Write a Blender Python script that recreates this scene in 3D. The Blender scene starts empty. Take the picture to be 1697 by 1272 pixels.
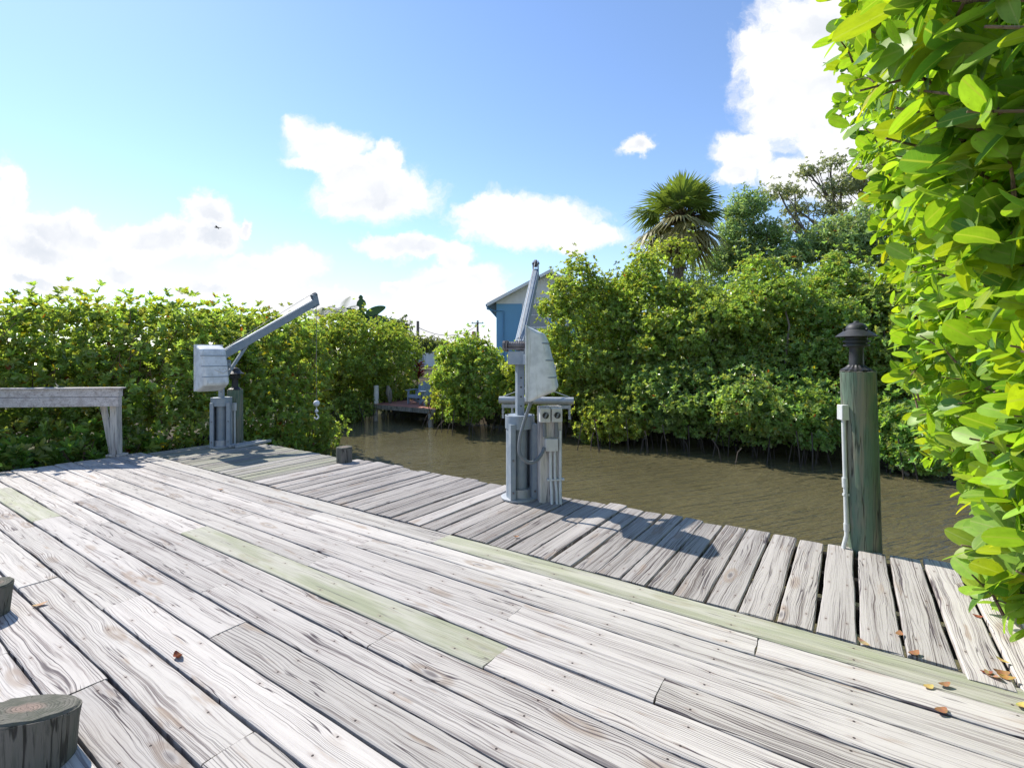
import bpy, math, random
import numpy as np
from mathutils import Vector, Matrix

rng = np.random.default_rng(7)
random.seed(7)
C = bpy.context.scene.collection
SC = bpy.context.scene

# ------------------------------------------------------------------ camera, sky, sun, exposure
F, CU, CV, H = 826.0, 848.0, 588.0, 1.6
cam_d = bpy.data.cameras.new('camera')
cam_d.sensor_width = 36.0
cam_d.lens = 36.0 * F / 1697.0
cam_d.shift_y = -48.0 / 1697.0
cam_d.clip_start = 0.05
cam_d.clip_end = 2000
cam = bpy.data.objects.new('camera', cam_d)
C.objects.link(cam)
cam.location = (0, 0, H)
cam.rotation_euler = (math.radians(90), 0, 0)
SC.camera = cam

SUN_EL = math.radians(46)
SUN_DIR = Vector((-0.77 * math.cos(SUN_EL), 0.64 * math.cos(SUN_EL), math.sin(SUN_EL))).normalized()
sun_d = bpy.data.lights.new('sun', 'SUN')
sun_d.energy = 3.4
sun_d.angle = math.radians(0.5)
sun_d.color = (1.0, 0.94, 0.84)
sun = bpy.data.objects.new('sun', sun_d)
C.objects.link(sun)
sun.rotation_euler = SUN_DIR.to_track_quat('Z', 'Y').to_euler()

SC.view_settings.view_transform = 'Standard'
SC.view_settings.look = 'None'
SC.view_settings.gamma = 1
SC.view_settings.exposure = 1.05


class NT:
    """tiny node-tree writer"""
    def __init__(self, nt):
        self.nt = nt
        nt.nodes.clear()

    def n(self, typ, **kw):
        nd = self.nt.nodes.new(typ)
        for k, v in kw.items():
            if k[0] == 'i' and k[1:].isdigit():
                self.put(nd, int(k[1:]), v)
            else:
                setattr(nd, k, v)
        return nd

    def put(self, nd, idx, v):
        s = nd.inputs[idx]
        if isinstance(v, bpy.types.NodeSocket):
            self.nt.links.new(v, s)
        elif isinstance(v, bpy.types.Node):
            self.nt.links.new(v.outputs[0], s)
        else:
            s.default_value = v

    def m(self, op, a, b=0.0, c=0.0, clamp=False):
        nd = self.n('ShaderNodeMath', operation=op, use_clamp=clamp)
        self.put(nd, 0, a)
        self.put(nd, 1, b)
        if len(nd.inputs) > 2:
            self.put(nd, 2, c)
        return nd.outputs[0]

    def vm(self, op, a, b=(0, 0, 0)):
        nd = self.n('ShaderNodeVectorMath', operation=op)
        self.put(nd, 0, a)
        self.put(nd, 1, b)
        return nd.outputs['Value'] if op in ('LENGTH', 'DOT_PRODUCT', 'DISTANCE') else nd.outputs[0]

    def xyz(self, x, y, z=0.0):
        return self.n('ShaderNodeCombineXYZ', i0=x, i1=y, i2=z).outputs[0]

    def sep(self, v):
        return self.n('ShaderNodeSeparateXYZ', i0=v).outputs

    def noise(self, v, scale=1.0, detail=2.0, rough=0.5, dist=0.0):
        nd = self.n('ShaderNodeTexNoise')
        self.put(nd, nd.inputs.find('Vector'), v)
        nd.inputs['Scale'].default_value = scale
        nd.inputs['Detail'].default_value = detail
        nd.inputs['Roughness'].default_value = rough
        nd.inputs['Distortion'].default_value = dist
        return nd.outputs[0]

    def ss(self, v, lo, hi, a=0.0, b=1.0):
        nd = self.n('ShaderNodeMapRange', interpolation_type='SMOOTHSTEP')
        self.put(nd, 0, v)
        for i, x in enumerate((lo, hi, a, b)):
            self.put(nd, i + 1, x)
        return nd.outputs[0]

    def mix(self, fac, a, b, blend='MIX'):
        nd = self.n('ShaderNodeMixRGB', blend_type=blend)
        self.put(nd, 0, fac)
        for i, x in ((1, a), (2, b)):
            if isinstance(x, tuple) and len(x) == 3:
                x = x + (1.0,)
            self.put(nd, i, x)
        return nd.outputs[0]

    def bump(self, h, strength=0.3, dist=0.01):
        nd = self.n('ShaderNodeBump')
        nd.inputs['Strength'].default_value = strength
        nd.inputs['Distance'].default_value = dist
        self.put(nd, nd.inputs.find('Height'), h)
        return nd.outputs[0]

    def bsdf(self, color, rough=0.6, normal=None, metal=0.0, spec=0.5):
        nd = self.n('ShaderNodeBsdfPrincipled')
        if isinstance(color, tuple) and len(color) == 3:
            color = color + (1.0,)
        self.put(nd, nd.inputs.find('Base Color'), color)
        self.put(nd, nd.inputs.find('Roughness'), rough)
        nd.inputs['Metallic'].default_value = metal
        nd.inputs['Specular IOR Level'].default_value = spec
        if normal is not None:
            self.put(nd, nd.inputs.find('Normal'), normal)
        return nd.outputs[0]

    def out(self, sh):
        o = self.n('ShaderNodeOutputMaterial')
        self.put(o, 0, sh)


# world: Nishita sky with procedural cumulus, all by direction
W = bpy.data.worlds.new('World')
SC.world = W
W.use_nodes = True
t = NT(W.node_tree)
sky = t.n('ShaderNodeTexSky', sky_type='NISHITA', sun_disc=False)
sky.sun_elevation = SUN_EL
sky.sun_rotation = math.atan2(SUN_DIR.x, SUN_DIR.y)
sky.altitude = 0
sky.air_density = 1.0
sky.dust_density = 0.12
sky.ozone_density = 1.6
tc = t.n('ShaderNodeTexCoord')
dx, dy, dz = t.sep(tc.outputs['Generated'])
ya = t.m('MAXIMUM', t.m('ABSOLUTE', dy), 0.08)
cu = t.m('DIVIDE', dx, ya)
cv = t.m('DIVIDE', dz, ya)
cp = t.xyz(cu, cv, 0.0)
w1 = t.n('ShaderNodeTexNoise')
w1.inputs['Scale'].default_value = 6.5
w1.inputs['Detail'].default_value = 6.0
w1.inputs['Roughness'].default_value = 0.62
t.put(w1, w1.inputs.find('Vector'), cp)
wv = t.vm('MULTIPLY', t.vm('SUBTRACT', w1.outputs['Color'], (0.5, 0.5, 0.5)), (0.16, 0.13, 0.0))
cpw = t.vm('ADD', cp, wv)
CLOUDS = [  # u, v, ru, rv in photograph-sized units of the direction plane
    (540, 236, 80, 44), (640, 262, 46, 40), (628, 318, 122, 62), (580, 285, 60, 34), (545, 258, 95, 18),
    (868, 366, 142, 52), (955, 392, 92, 30), (800, 350, 60, 26),
    (678, 416, 90, 26), (745, 428, 48, 32), (755, 484, 108, 46), (720, 517, 84, 34),
    (12, 335, 45, 75), (110, 390, 120, 42), (60, 420, 90, 40), (240, 400, 100, 44), (338, 352, 38, 40), (345, 390, 60, 40),
    (445, 440, 105, 40), (195, 455, 105, 25), (60, 478, 90, 18), (335, 472, 85, 21), (404, 372, 16, 16), (560, 505, 64, 30), (480, 494, 92, 22),
    (1335, 165, 135, 110), (1420, 230, 170, 105), (1235, 260, 70, 55), (1285, 105, 90, 75), (1540, 180, 260, 190),
    (1400, 40, 170, 90), (1225, 300, 55, 26), (1350, 300, 130, 45),
    (1062, 233, 38, 20), (655, 474, 28, 12), (690, 545, 60, 26), (750, 560, 90, 24),
]
dens = None
for (u, v, ru, rv) in CLOUDS:
    q = t.vm('SUBTRACT', cpw, ((u - CU) / F, (CV - v) / F, 0))
    q = t.vm('MULTIPLY', q, (F / ru, F / rv, 0))
    d = t.m('SUBTRACT', 1.0, t.vm('LENGTH', q))
    dens = d if dens is None else t.m('SMOOTH_MAX', dens, d, 0.06)
fine = t.noise(cpw, 15.0, 7.0, 0.66)
dn = t.m('ADD', dens, t.m('MULTIPLY', t.m('SUBTRACT', fine, 0.5), 0.95))
cover = t.m('POWER', t.ss(dn, -0.08, 0.42), 1.25)
haze_band = t.ss(cv, 0.0, 0.30, 0.30, 0.0)
sh_n = t.noise(t.vm('ADD', cpw, (3.1, 1.7, 0.0)), 5.5, 4.0, 0.55)
shade = t.m('MULTIPLY', t.ss(dn, 0.25, 0.8), t.ss(sh_n, 0.38, 0.70))
cloud_col = t.mix(shade, (5.1, 5.1, 5.15), (3.75, 3.95, 4.3))
base = t.mix(haze_band, t.mix(1.0, sky.outputs[0], (0.90, 0.95, 1.05), 'MULTIPLY'), (3.5, 3.9, 4.4))
skyc = t.mix(cover, base, cloud_col)
bg = t.n('ShaderNodeBackground', i0=skyc)
bg.inputs[1].default_value = 0.104
wo = t.n('ShaderNodeOutputWorld', i0=bg)

# ------------------------------------------------------------------ frame of the deck: s along the boards to the far left, t over the canal
D1 = np.array((-0.8276, 0.5612, 0.0))
D2 = np.array((0.5611, 0.8277, 0.0))
ZW = -1.1


def P(s, tt, z=0.0):
    return np.array((s * D1[0] + tt * D2[0], s * D1[1] + tt * D2[1], z))


def G(u, v, z=0.0):
    """point at height z seen at photograph pixel (u, v)"""
    Y = F * (H - z) / (v - CV)
    return np.array(((u - CU) / F * Y, Y, z))


def A(u, v, Y):
    return np.array(((u - CU) / F * Y, Y, H + (CV - v) / F * Y))


def ST(p):
    return (p[0] * D1[0] + p[1] * D1[1], p[0] * D2[0] + p[1] * D2[1])


# ------------------------------------------------------------------ object helpers
def tag(o, label=None, cat=None, group=None, kind=None):
    if label: o['label'] = label
    if cat: o['category'] = cat
    if group: o['group'] = group
    if kind: o['kind'] = kind
    return o


def empty(name, loc=(0, 0, 0), rz=0.0, label=None, cat=None, group=None):
    o = bpy.data.objects.new(name, None)
    o.empty_display_size = 0.2
    C.objects.link(o)
    o.location = [float(x) for x in loc]
    o.rotation_euler = (0, 0, rz)
    return tag(o, label, cat, group)


def copy_tree(o, parent=None):
    c = o.copy()
    C.objects.link(c)
    c.parent = parent
    for ch in list(o.children):
        copy_tree(ch, c)
    return c


class MB:
    def __init__(self):
        self.v, self.f, self.n = [], [], 0

    def add(self, vs, fs):
        b = self.n
        self.v.extend([tuple(float(c) for c in p) for p in vs])
        self.f.extend([tuple(b + i for i in f) for f in fs])
        self.n += len(vs)
        return self

    def box(self, lo, hi, M=None):
        x0, y0, z0 = lo
        x1, y1, z1 = hi
        vs = [(x0, y0, z0), (x1, y0, z0), (x1, y1, z0), (x0, y1, z0), (x0, y0, z1), (x1, y0, z1), (x1, y1, z1), (x0, y1, z1)]
        if M is not None:
            vs = [tuple(M @ Vector(p)) for p in vs]
        return self.add(vs, [(0, 3, 2, 1), (4, 5, 6, 7), (0, 1, 5, 4), (1, 2, 6, 5), (2, 3, 7, 6), (3, 0, 4, 7)])

    def bar(self, a, b, w, h, up=(0, 0, 1)):
        """square bar from a to b, w sideways and h along up"""
        a, b = Vector(a), Vector(b)
        d = (b - a).normalized()
        up = Vector(up)
        sx = d.cross(up)
        if sx.length < 1e-4:
            sx = d.cross(Vector((1, 0, 0)))
        sx.normalize()
        uy = sx.cross(d).normalized()
        vs = []
        for p in (a, b):
            for (i, j) in ((-1, -1), (1, -1), (1, 1), (-1, 1)):
                vs.append(p + sx * (i * w / 2) + uy * (j * h / 2))
        return self.add(vs, [(3, 2, 1, 0), (4, 5, 6, 7), (0, 1, 5, 4), (1, 2, 6, 5), (2, 3, 7, 6), (3, 0, 4, 7)])

    def prism(self, poly, a, b, fn):
        """polygon of (p, q) pairs extruded from a to b; fn(p, q, w) -> point"""
        n = len(poly)
        vs = [fn(p, q, a) for p, q in poly] + [fn(p, q, b) for p, q in poly]
        fs = [tuple(range(n - 1, -1, -1)), tuple(range(n, 2 * n))]
        fs += [(i, (i + 1) % n, n + (i + 1) % n, n + i) for i in range(n)]
        return self.add(vs, fs)

    def tube(self, pts, rads, seg=10, caps=True, wob=0.0):
        pts = [Vector(p) for p in pts]
        if not isinstance(rads, (list, tuple)):
            rads = [rads] * len(pts)
        vs = []
        prev = None
        for i, p in enumerate(pts):
            d = (pts[min(i + 1, len(pts) - 1)] - pts[max(i - 1, 0)]).normalized()
            if prev is None:
                x = d.cross(Vector((0, 0, 1)))
                if x.length < 0.05:
                    x = d.cross(Vector((1, 0, 0)))
            else:
                x = prev - d * prev.dot(d)
            x.normalize()
            prev = x
            y = d.cross(x)
            for k in range(seg):
                a = 2 * math.pi * k / seg
                r = rads[i] * (1 + (random.uniform(-wob, wob) if wob else 0))
                vs.append(p + x * (r * math.cos(a)) + y * (r * math.sin(a)))
        fs = []
        for i in range(len(pts) - 1):
            for k in range(seg):
                k2 = (k + 1) % seg
                fs.append((i * seg + k, i * seg + k2, (i + 1) * seg + k2, (i + 1) * seg + k))
        if caps:
            fs.append(tuple(range(seg - 1, -1, -1)))
            fs.append(tuple((len(pts) - 1) * seg + k for k in range(seg)))
        return self.add(vs, fs)

    def lathe(self, prof, seg=32, c=(0, 0, 0), flute=0.0, nf=0):
        vs, fs = [], []
        for (r, z) in prof:
            for k in range(seg):
                a = 2 * math.pi * k / seg
                rr = r * (1 + (flute * math.cos(nf * a) if nf else 0))
                vs.append((c[0] + rr * math.cos(a), c[1] + rr * math.sin(a), c[2] + z))
        for i in range(len(prof) - 1):
            for k in range(seg):
                k2 = (k + 1) % seg
                fs.append((i * seg + k, i * seg + k2, (i + 1) * seg + k2, (i + 1) * seg + k))
        fs.append(tuple(range(seg - 1, -1, -1)))
        fs.append(tuple((len(prof) - 1) * seg + k for k in range(seg)))
        return self.add(vs, fs)

    def build(self, name, mat, parent=None, smooth=None, bevel=0.0, origin=None):
        """origin: world-space vertices are shifted so the object sits there"""
        me = bpy.data.meshes.new(name)
        v = self.v
        if origin is not None:
            ox, oy, oz = [float(c) for c in origin]
            v = [(a - ox, b - oy, c - oz) for a, b, c in v]
        me.from_pydata(v, [], self.f)
        me.update()
        if smooth:
            me.polygons.foreach_set('use_smooth', [True] * len(me.polygons))
            me.set_sharp_from_angle(angle=math.radians(smooth))
        me.materials.append(mat)
        o = bpy.data.objects.new(name, me)
        C.objects.link(o)
        if parent is not None:
            o.parent = parent
        elif origin is not None:
            o.location = (ox, oy, oz)
        if bevel:
            b = o.modifiers.new('bevel', 'BEVEL')
            b.width = bevel
            b.segments = 2
            b.limit_method = 'ANGLE'
        return o


def np_mesh(name, V, Fq, mat, parent=None, tint=None, uv=None, origin=None, smooth=False):
    """fast mesh from arrays of vertices and quads (or tris)"""
    V = np.asarray(V, dtype=np.float32)
    if origin is not None:
        V = V - np.asarray(origin, dtype=np.float32)
    Fq = np.asarray(Fq, dtype=np.int32)
    k = Fq.shape[1]
    me = bpy.data.meshes.new(name)
    me.vertices.add(len(V))
    me.vertices.foreach_set('co', V.ravel())
    me.loops.add(Fq.size)
    me.loops.foreach_set('vertex_index', Fq.ravel())
    me.polygons.add(len(Fq))
    me.polygons.foreach_set('loop_start', np.arange(0, Fq.size, k, dtype=np.int32))
    me.polygons.foreach_set('use_smooth', np.full(len(Fq), smooth))
    me.update(calc_edges=True)
    if tint is not None:
        at = me.attributes.new('tint', 'FLOAT_COLOR', 'POINT')
        at.data.foreach_set('color', np.asarray(tint, dtype=np.float32).ravel())
    if uv is not None:
        at = me.attributes.new('puv', 'FLOAT_VECTOR', 'POINT')
        at.data.foreach_set('vector', np.asarray(uv, dtype=np.float32).ravel())
    me.materials.append(mat)
    o = bpy.data.objects.new(name, me)
    C.objects.link(o)
    if parent is not None:
        o.parent = parent
    elif origin is not None:
        o.location = [float(c) for c in origin]
    return o


# ------------------------------------------------------------------ materials
def newmat(name):
    m = bpy.data.materials.new(name)
    m.use_nodes = True
    return m, NT(m.node_tree)


def wood_material(name, pale, mid, dark, line_amt, stain_amt, grain_amt, worn):
    """weathered planks; puv = (metres along, metres across, board id), tint = (random, green, dark)"""
    m, t = newmat(name)
    a = t.n('ShaderNodeAttribute', attribute_name='puv')
    u, v, r = t.sep(a.outputs['Vector'])
    tn = t.n('ShaderNodeAttribute', attribute_name='tint')
    sc = t.n('ShaderNodeSeparateColor', i0=tn.outputs['Color'])
    rnd, green, dk = sc.outputs[0], sc.outputs[1], sc.outputs[2]
    rz = t.m('MULTIPLY', r, 7.31)
    # knots
    vo = t.n('ShaderNodeTexVoronoi', voronoi_dimensions='3D', feature='F1')
    vo.inputs['Scale'].default_value = 1.0
    t.put(vo, 0, t.xyz(t.m('MULTIPLY', u, 1.7), t.m('MULTIPLY', v, 6.0), t.m('MULTIPLY', r, 3.7)))
    kact = t.m('GREATER_THAN', t.sep(vo.outputs['Color'])[0], 0.62)
    kd = vo.outputs['Distance']
    kn = t.m('MULTIPLY', t.ss(kd, 0.0, 0.42, 1.0, 0.0), kact)
    kcore = t.m('MULTIPLY', t.ss(kd, 0.05, 0.13, 1.0, 0.0), kact)
    # warped across coordinate
    wn = t.noise(t.xyz(t.m('MULTIPLY', u, 1.0), t.m('MULTIPLY', v, 4.5), rz), 1.0, 2.0, 0.5)
    wn2 = t.noise(t.xyz(t.m('MULTIPLY', u, 4.5), t.m('MULTIPLY', v, 8.0), rz), 1.0, 2.0, 0.5)
    vw = t.m('ADD', v, t.m('MULTIPLY', t.m('SUBTRACT', wn, 0.5), 0.085))
    vw = t.m('ADD', vw, t.m('MULTIPLY', t.m('SUBTRACT', wn2, 0.5), 0.02))
    vw = t.m('ADD', vw, t.m('MULTIPLY', kn, 0.030))
    # growth-ring contour lines
    ring_n = t.noise(t.xyz(t.m('MULTIPLY', u, 0.35), t.m('MULTIPLY', vw, 11.0), rz), 1.0, 2.0, 0.5)
    h1 = t.m('FRACT', t.m('MULTIPLY', r, 0.3173))
    h2 = t.m('FRACT', t.m('MULTIPLY', r, 0.7411))
    h3 = t.m('FRACT', t.m('MULTIPLY', r, 1.2793))
    ph = t.m('FRACT', t.m('ADD', t.m('MULTIPLY', vw, t.m('ADD', 50.0, t.m('MULTIPLY', h1, 45.0))), t.m('MULTIPLY', ring_n, 9.0)))
    tri = t.m('ABSOLUTE', t.m('SUBTRACT', ph, 0.5))
    lw = t.noise(t.xyz(t.m('MULTIPLY', u, 0.55), t.m('MULTIPLY', v, 16.0), rz), 1.0, 3.0, 0.6)
    lines = t.m('SUBTRACT', 1.0, t.ss(tri, 0.02, t.ss(lw, 0.42, 0.72, 0.06, 0.24)))
    lines = t.m('MULTIPLY', t.m('MULTIPLY', lines, t.ss(lw, 0.42, 0.52)), t.m('ADD', 0.35, t.m('MULTIPLY', h2, 0.65)))
    # fine checks
    cr_n = t.noise(t.xyz(t.m('MULTIPLY', u, 0.55), t.m('MULTIPLY', vw, 22.0), rz), 1.0, 2.0, 0.5)
    crack = t.ss(t.m('ABSOLUTE', t.m('SUBTRACT', cr_n, 0.48)), 0.003, 0.013, 1.0, 0.0)
    crm = t.noise(t.xyz(t.m('MULTIPLY', u, 1.8), t.m('MULTIPLY', v, 9.0), t.m('ADD', rz, 5.0)), 1.0, 2.0, 0.5)
    crack = t.m('MULTIPLY', crack, t.ss(crm, 0.47, 0.60))
    # fibres
    g1 = t.noise(t.xyz(t.m('MULTIPLY', u, 0.9), t.m('MULTIPLY', vw, 130.0), rz), 1.0, 4.0, 0.7)
    g2 = t.noise(t.xyz(t.m('MULTIPLY', u, 12.0), t.m('MULTIPLY', vw, 420.0), rz), 1.0, 2.0, 0.6)
    blot = t.noise(t.xyz(t.m('MULTIPLY', u, 0.5), t.m('MULTIPLY', v, 15.0), t.m('ADD', rz, 2.0)), 1.0, 4.0, 0.6)
    wear = t.m('ADD', t.ss(t.m('ADD', blot, t.m('MULTIPLY', t.m('SUBTRACT', h3, 0.5), 0.22)), 0.46, 0.60), t.m('MULTIPLY', dk, worn))
    fib = t.m('MULTIPLY', t.ss(g1, 0.49, 0.60), t.m('ADD', 0.22, wear))
    col = t.mix(t.m('MULTIPLY', t.ss(blot, 0.35, 0.75), 0.55), pale, mid)
    col = t.mix(t.m('MULTIPLY', fib, grain_amt, clamp=True), col, dark)
    col = t.mix(t.m('MULTIPLY', t.ss(g2, 0.55, 0.75), 0.28), col, dark)
    st = t.noise(t.xyz(t.m('MULTIPLY', u, 2.2), t.m('MULTIPLY', v, 13.0), t.m('ADD', rz, 9.0)), 1.0, 3.0, 0.55)
    col = t.mix(t.m('MULTIPLY', t.ss(st, 0.61, 0.72), stain_amt), col, (0.30, 0.215, 0.155))
    kring = t.m('MULTIPLY', t.m('MULTIPLY', t.ss(kd, 0.10, 0.16), t.ss(kd, 0.20, 0.30, 1.0, 0.0)), kact)
    col = t.mix(t.m('MULTIPLY', kring, 0.55), col, (0.27, 0.20, 0.15))
    col = t.mix(t.m('MULTIPLY', h2, 0.10), col, (0.40, 0.35, 0.28))
    # green, newer boards keep their treated tint
    gcol = t.mix(t.ss(blot, 0.35, 0.7), (0.335, 0.345, 0.24), (0.25, 0.27, 0.18))
    gcol = t.mix(t.m('MULTIPLY', t.ss(g1, 0.48, 0.68), 0.6), gcol, (0.20, 0.20, 0.13))
    gfade = t.ss(t.noise(t.xyz(t.m('MULTIPLY', u, 1.3), t.m('MULTIPLY', v, 9.0), t.m('ADD', rz, 3.0)), 1.0, 4.0, 0.6), 0.36, 0.62, 0.95, 0.50)
    col = t.mix(t.m('MULTIPLY', green, gfade), col, gcol)
    line_all = t.m('MAXIMUM', t.m('MULTIPLY', lines, t.m('ADD', 0.72, t.m('MULTIPLY', wear, 0.3))), crack)
    line_all = t.m('MAXIMUM', line_all, t.m('MULTIPLY', kcore, 0.75))
    line_all = t.m('MULTIPLY', line_all, t.m('SUBTRACT', 1.0, t.m('MULTIPLY', green, 0.35)))
    col = t.mix(t.m('MULTIPLY', line_all, line_amt, clamp=True), col, (0.075, 0.06, 0.068))
    nu = t.m('MULTIPLY', t.m('SUBTRACT', t.m('FRACT', t.m('ADD', t.m('DIVIDE', t.m('ADD', u, t.m('MULTIPLY', h1, 0.03)), 0.6), 0.5)), 0.5), 0.6)
    nv = t.m('MINIMUM', t.m('ABSOLUTE', t.m('SUBTRACT', v, 0.042)), t.m('ABSOLUTE', t.m('SUBTRACT', v, t.m('ADD', 0.145, t.m('MULTIPLY', h2, 0.02)))))
    nd_ = t.vm('LENGTH', t.xyz(nu, nv, 0.0))
    nail = t.ss(nd_, 0.0045, 0.007, 1.0, 0.0)
    rust = t.ss(t.vm('LENGTH', t.xyz(t.m('MULTIPLY', nu, 0.3), nv, 0.0)), 0.004, 0.014, 0.30, 0.0)
    col = t.mix(rust, col, (0.20, 0.13, 0.10))
    col = t.mix(nail, col, (0.05, 0.04, 0.04))
    bri = t.m('SUBTRACT', t.m('ADD', 0.88, t.m('MULTIPLY', rnd, 0.22)), t.m('MULTIPLY', dk, 0.30))
    col = t.mix(1.0, col, t.n('ShaderNodeCombineColor', i0=bri, i1=bri, i2=bri).outputs[0], 'MULTIPLY')
    hgt = t.m('SUBTRACT', t.m('MULTIPLY', g1, 0.35), t.m('MULTIPLY', line_all, 1.0))
    nrm = t.bump(hgt, 0.55, 0.006)
    t.out(t.bsdf(col, 0.78, nrm, spec=0.25))
    return m


M_deck = wood_material('weathered decking', (0.53, 0.50, 0.472), (0.42, 0.39, 0.368), (0.18, 0.15, 0.15), 1.0, 0.6, 0.72, 0.4)
M_walk = wood_material('weathered walkway planks', (0.42, 0.395, 0.375), (0.30, 0.278, 0.262), (0.12, 0.10, 0.095), 0.98, 0.40, 0.95, 0.6)


def timber_mat(name, c1, c2, c3, sx=30.0, sz=2.0, rough=0.8, green=None):
    """round piles and posts, grain along object z"""
    m, t = newmat(name)
    tcn = t.n('ShaderNodeTexCoord')
    x, y, z = t.sep(tcn.outputs['Object'])
    g = t.noise(t.xyz(t.m('MULTIPLY', x, sx), t.m('MULTIPLY', y, sx), t.m('MULTIPLY', z, sz)), 1.0, 4.0, 0.65)
    b = t.noise(t.xyz(t.m('MULTIPLY', x, 7), t.m('MULTIPLY', y, 7), t.m('MULTIPLY', z, 1.6)), 1.0, 3.0, 0.6)
    f = t.noise(t.xyz(t.m('MULTIPLY', x, 110), t.m('MULTIPLY', y, 110), t.m('MULTIPLY', z, 4)), 1.0, 3.0, 0.6)
    col = t.mix(t.ss(b, 0.40, 0.62), c1, c2)
    col = t.mix(t.m('MULTIPLY', t.ss(g, 0.5, 0.7), 0.8), col, c3)
    col = t.mix(t.m('MULTIPLY', t.ss(f, 0.56, 0.70), 0.55), col, (0.03, 0.032, 0.03))
    if green:
        b2 = t.noise(t.xyz(t.m('MULTIPLY', x, 16), t.m('MULTIPLY', y, 16), t.m('MULTIPLY', z, 1.1)), 1.0, 3.0, 0.6)
        col = t.mix(t.m('MULTIPLY', t.ss(b2, 0.57, 0.68), 0.75), col, green)
    cn = t.noise(t.xyz(t.m('MULTIPLY', x, 13), t.m('MULTIPLY', y, 13), t.m('MULTIPLY', z, .55)), 1.0, 3.0, 0.55)
    ck = t.ss(t.m('ABSOLUTE', t.m('SUBTRACT', cn, 0.5)), 0.004, 0.016, 1.0, 0.0)
    ck = t.m('MULTIPLY', ck, t.ss(b, 0.40, 0.55))
    col = t.mix(t.m('MULTIPLY', ck, 0.8), col, (0.022, 0.02, 0.018))
    n = t.bump(t.m('SUBTRACT', t.m('ADD', f, g), t.m('MULTIPLY', ck, 2.0)), 0.6, 0.008)
    t.out(t.bsdf(col, rough, n, spec=0.2))
    return m


M_pile = timber_mat('green treated pile', (0.12, 0.175, 0.13), (0.20, 0.195, 0.15), (0.075, 0.105, 0.08), 24, 1.6, 0.85, (0.25, 0.225, 0.175))
M_post = timber_mat('grey weathered post', (0.56, 0.53, 0.49), (0.44, 0.41, 0.39), (0.22, 0.20, 0.19), 45, 2.5)
M_stub = timber_mat('dark weathered pile stub', (0.105, 0.112, 0.095), (0.15, 0.14, 0.125), (0.05, 0.055, 0.045), 40, 3.0)
M_dark_timber = timber_mat('dark joists', (0.13, 0.11, 0.09), (0.10, 0.09, 0.08), (0.05, 0.045, 0.04))


def rail_mat():
    m, t = newmat('weathered railing timber')
    tcn = t.n('ShaderNodeTexCoord')
    rot = t.n('ShaderNodeMapping')
    t.put(rot, 0, tcn.outputs['Object'])
    rot.inputs['Rotation'].default_value = (0, 0, -math.atan2(D2[1], D2[0]))
    x, y, z = t.sep(rot.outputs[0])
    g = t.noise(t.xyz(t.m('MULTIPLY', x, 2.2), t.m('MULTIPLY', y, 55), t.m('MULTIPLY', z, 55)), 1.0, 4.0, 0.65)
    b = t.noise(t.xyz(t.m('MULTIPLY', x, 1.3), t.m('MULTIPLY', y, 14), t.m('MULTIPLY', z, 14)), 1.0, 3.0, 0.6)
    col = t.mix(t.ss(b, 0.36, 0.66), (0.60, 0.56, 0.54), (0.45, 0.405, 0.385))
    col = t.mix(t.m('MULTIPLY', t.ss(g, 0.5, 0.7), 0.7), col, (0.14, 0.115, 0.11))
    t.out(t.bsdf(col, 0.85, t.bump(g, 0.5, 0.006), spec=0.2))
    return m


M_rail = rail_mat()


def end_grain_mat():
    m, t = newmat('pile end grain')
    tcn = t.n('ShaderNodeTexCoord')
    x, y, z = t.sep(tcn.outputs['Object'])
    xy = t.xyz(x, y, 0.0)
    n = t.noise(xy, 14.0, 3.0, 0.6)
    r = t.m('ADD', t.vm('LENGTH', xy), t.m('MULTIPLY', n, 0.03))
    ring = t.m('ABSOLUTE', t.m('SUBTRACT', t.m('FRACT', t.m('MULTIPLY', r, 75.0)), 0.5))
    an = t.m('ARCTAN2', y, x)
    rad = t.noise(t.xyz(t.m('MULTIPLY', an, 4.0), t.m('MULTIPLY', r, 3.0), 0.0), 2.0, 4.0, 0.7)
    col = t.mix(t.ss(n, 0.35, 0.65), (0.15, 0.145, 0.125), (0.095, 0.10, 0.08))
    col = t.mix(t.ss(r, 0.045, 0.085, 1.0, 0.0), col, (0.25, 0.19, 0.16))
    col = t.mix(t.m('MULTIPLY', t.ss(ring, 0.22, 0.05), 0.6), col, (0.045, 0.045, 0.04))
    col = t.mix(t.m('MULTIPLY', t.ss(rad, 0.58, 0.66), 0.8), col, (0.03, 0.03, 0.028))
    t.out(t.bsdf(col, 0.9, t.bump(t.m('ADD', ring, rad), 0.5, 0.006), spec=0.2))
    return m


M_end = end_grain_mat()


def paint_mat(name, col, col2, rough=0.45, metal=0.0, dirt=(0.2, 0.19, 0.17), amt=0.35, streak=True, scale=9.0):
    m, t = newmat(name)
    tcn = t.n('ShaderNodeTexCoord')
    x, y, z = t.sep(tcn.outputs['Object'])
    n = t.noise(tcn.outputs['Object'], scale, 4.0, 0.6)
    s = t.noise(t.xyz(t.m('MULTIPLY', x, 26), t.m('MULTIPLY', y, 26), t.m('MULTIPLY', z, 2.2)), 1.0, 4.0, 0.65)
    c = t.mix(t.ss(n, 0.35, 0.68), col, col2)
    if streak:
        c = t.mix(t.m('MULTIPLY', t.ss(s, 0.56, 0.74), amt), c, dirt)
    f = t.noise(tcn.outputs['Object'], 160.0, 2.0, 0.5)
    t.out(t.bsdf(c, t.ss(n, 0.3, 0.7, rough, min(1.0, rough + 0.18)), t.bump(f, 0.06, 0.002), metal=metal, spec=0.45))
    return m


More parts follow.
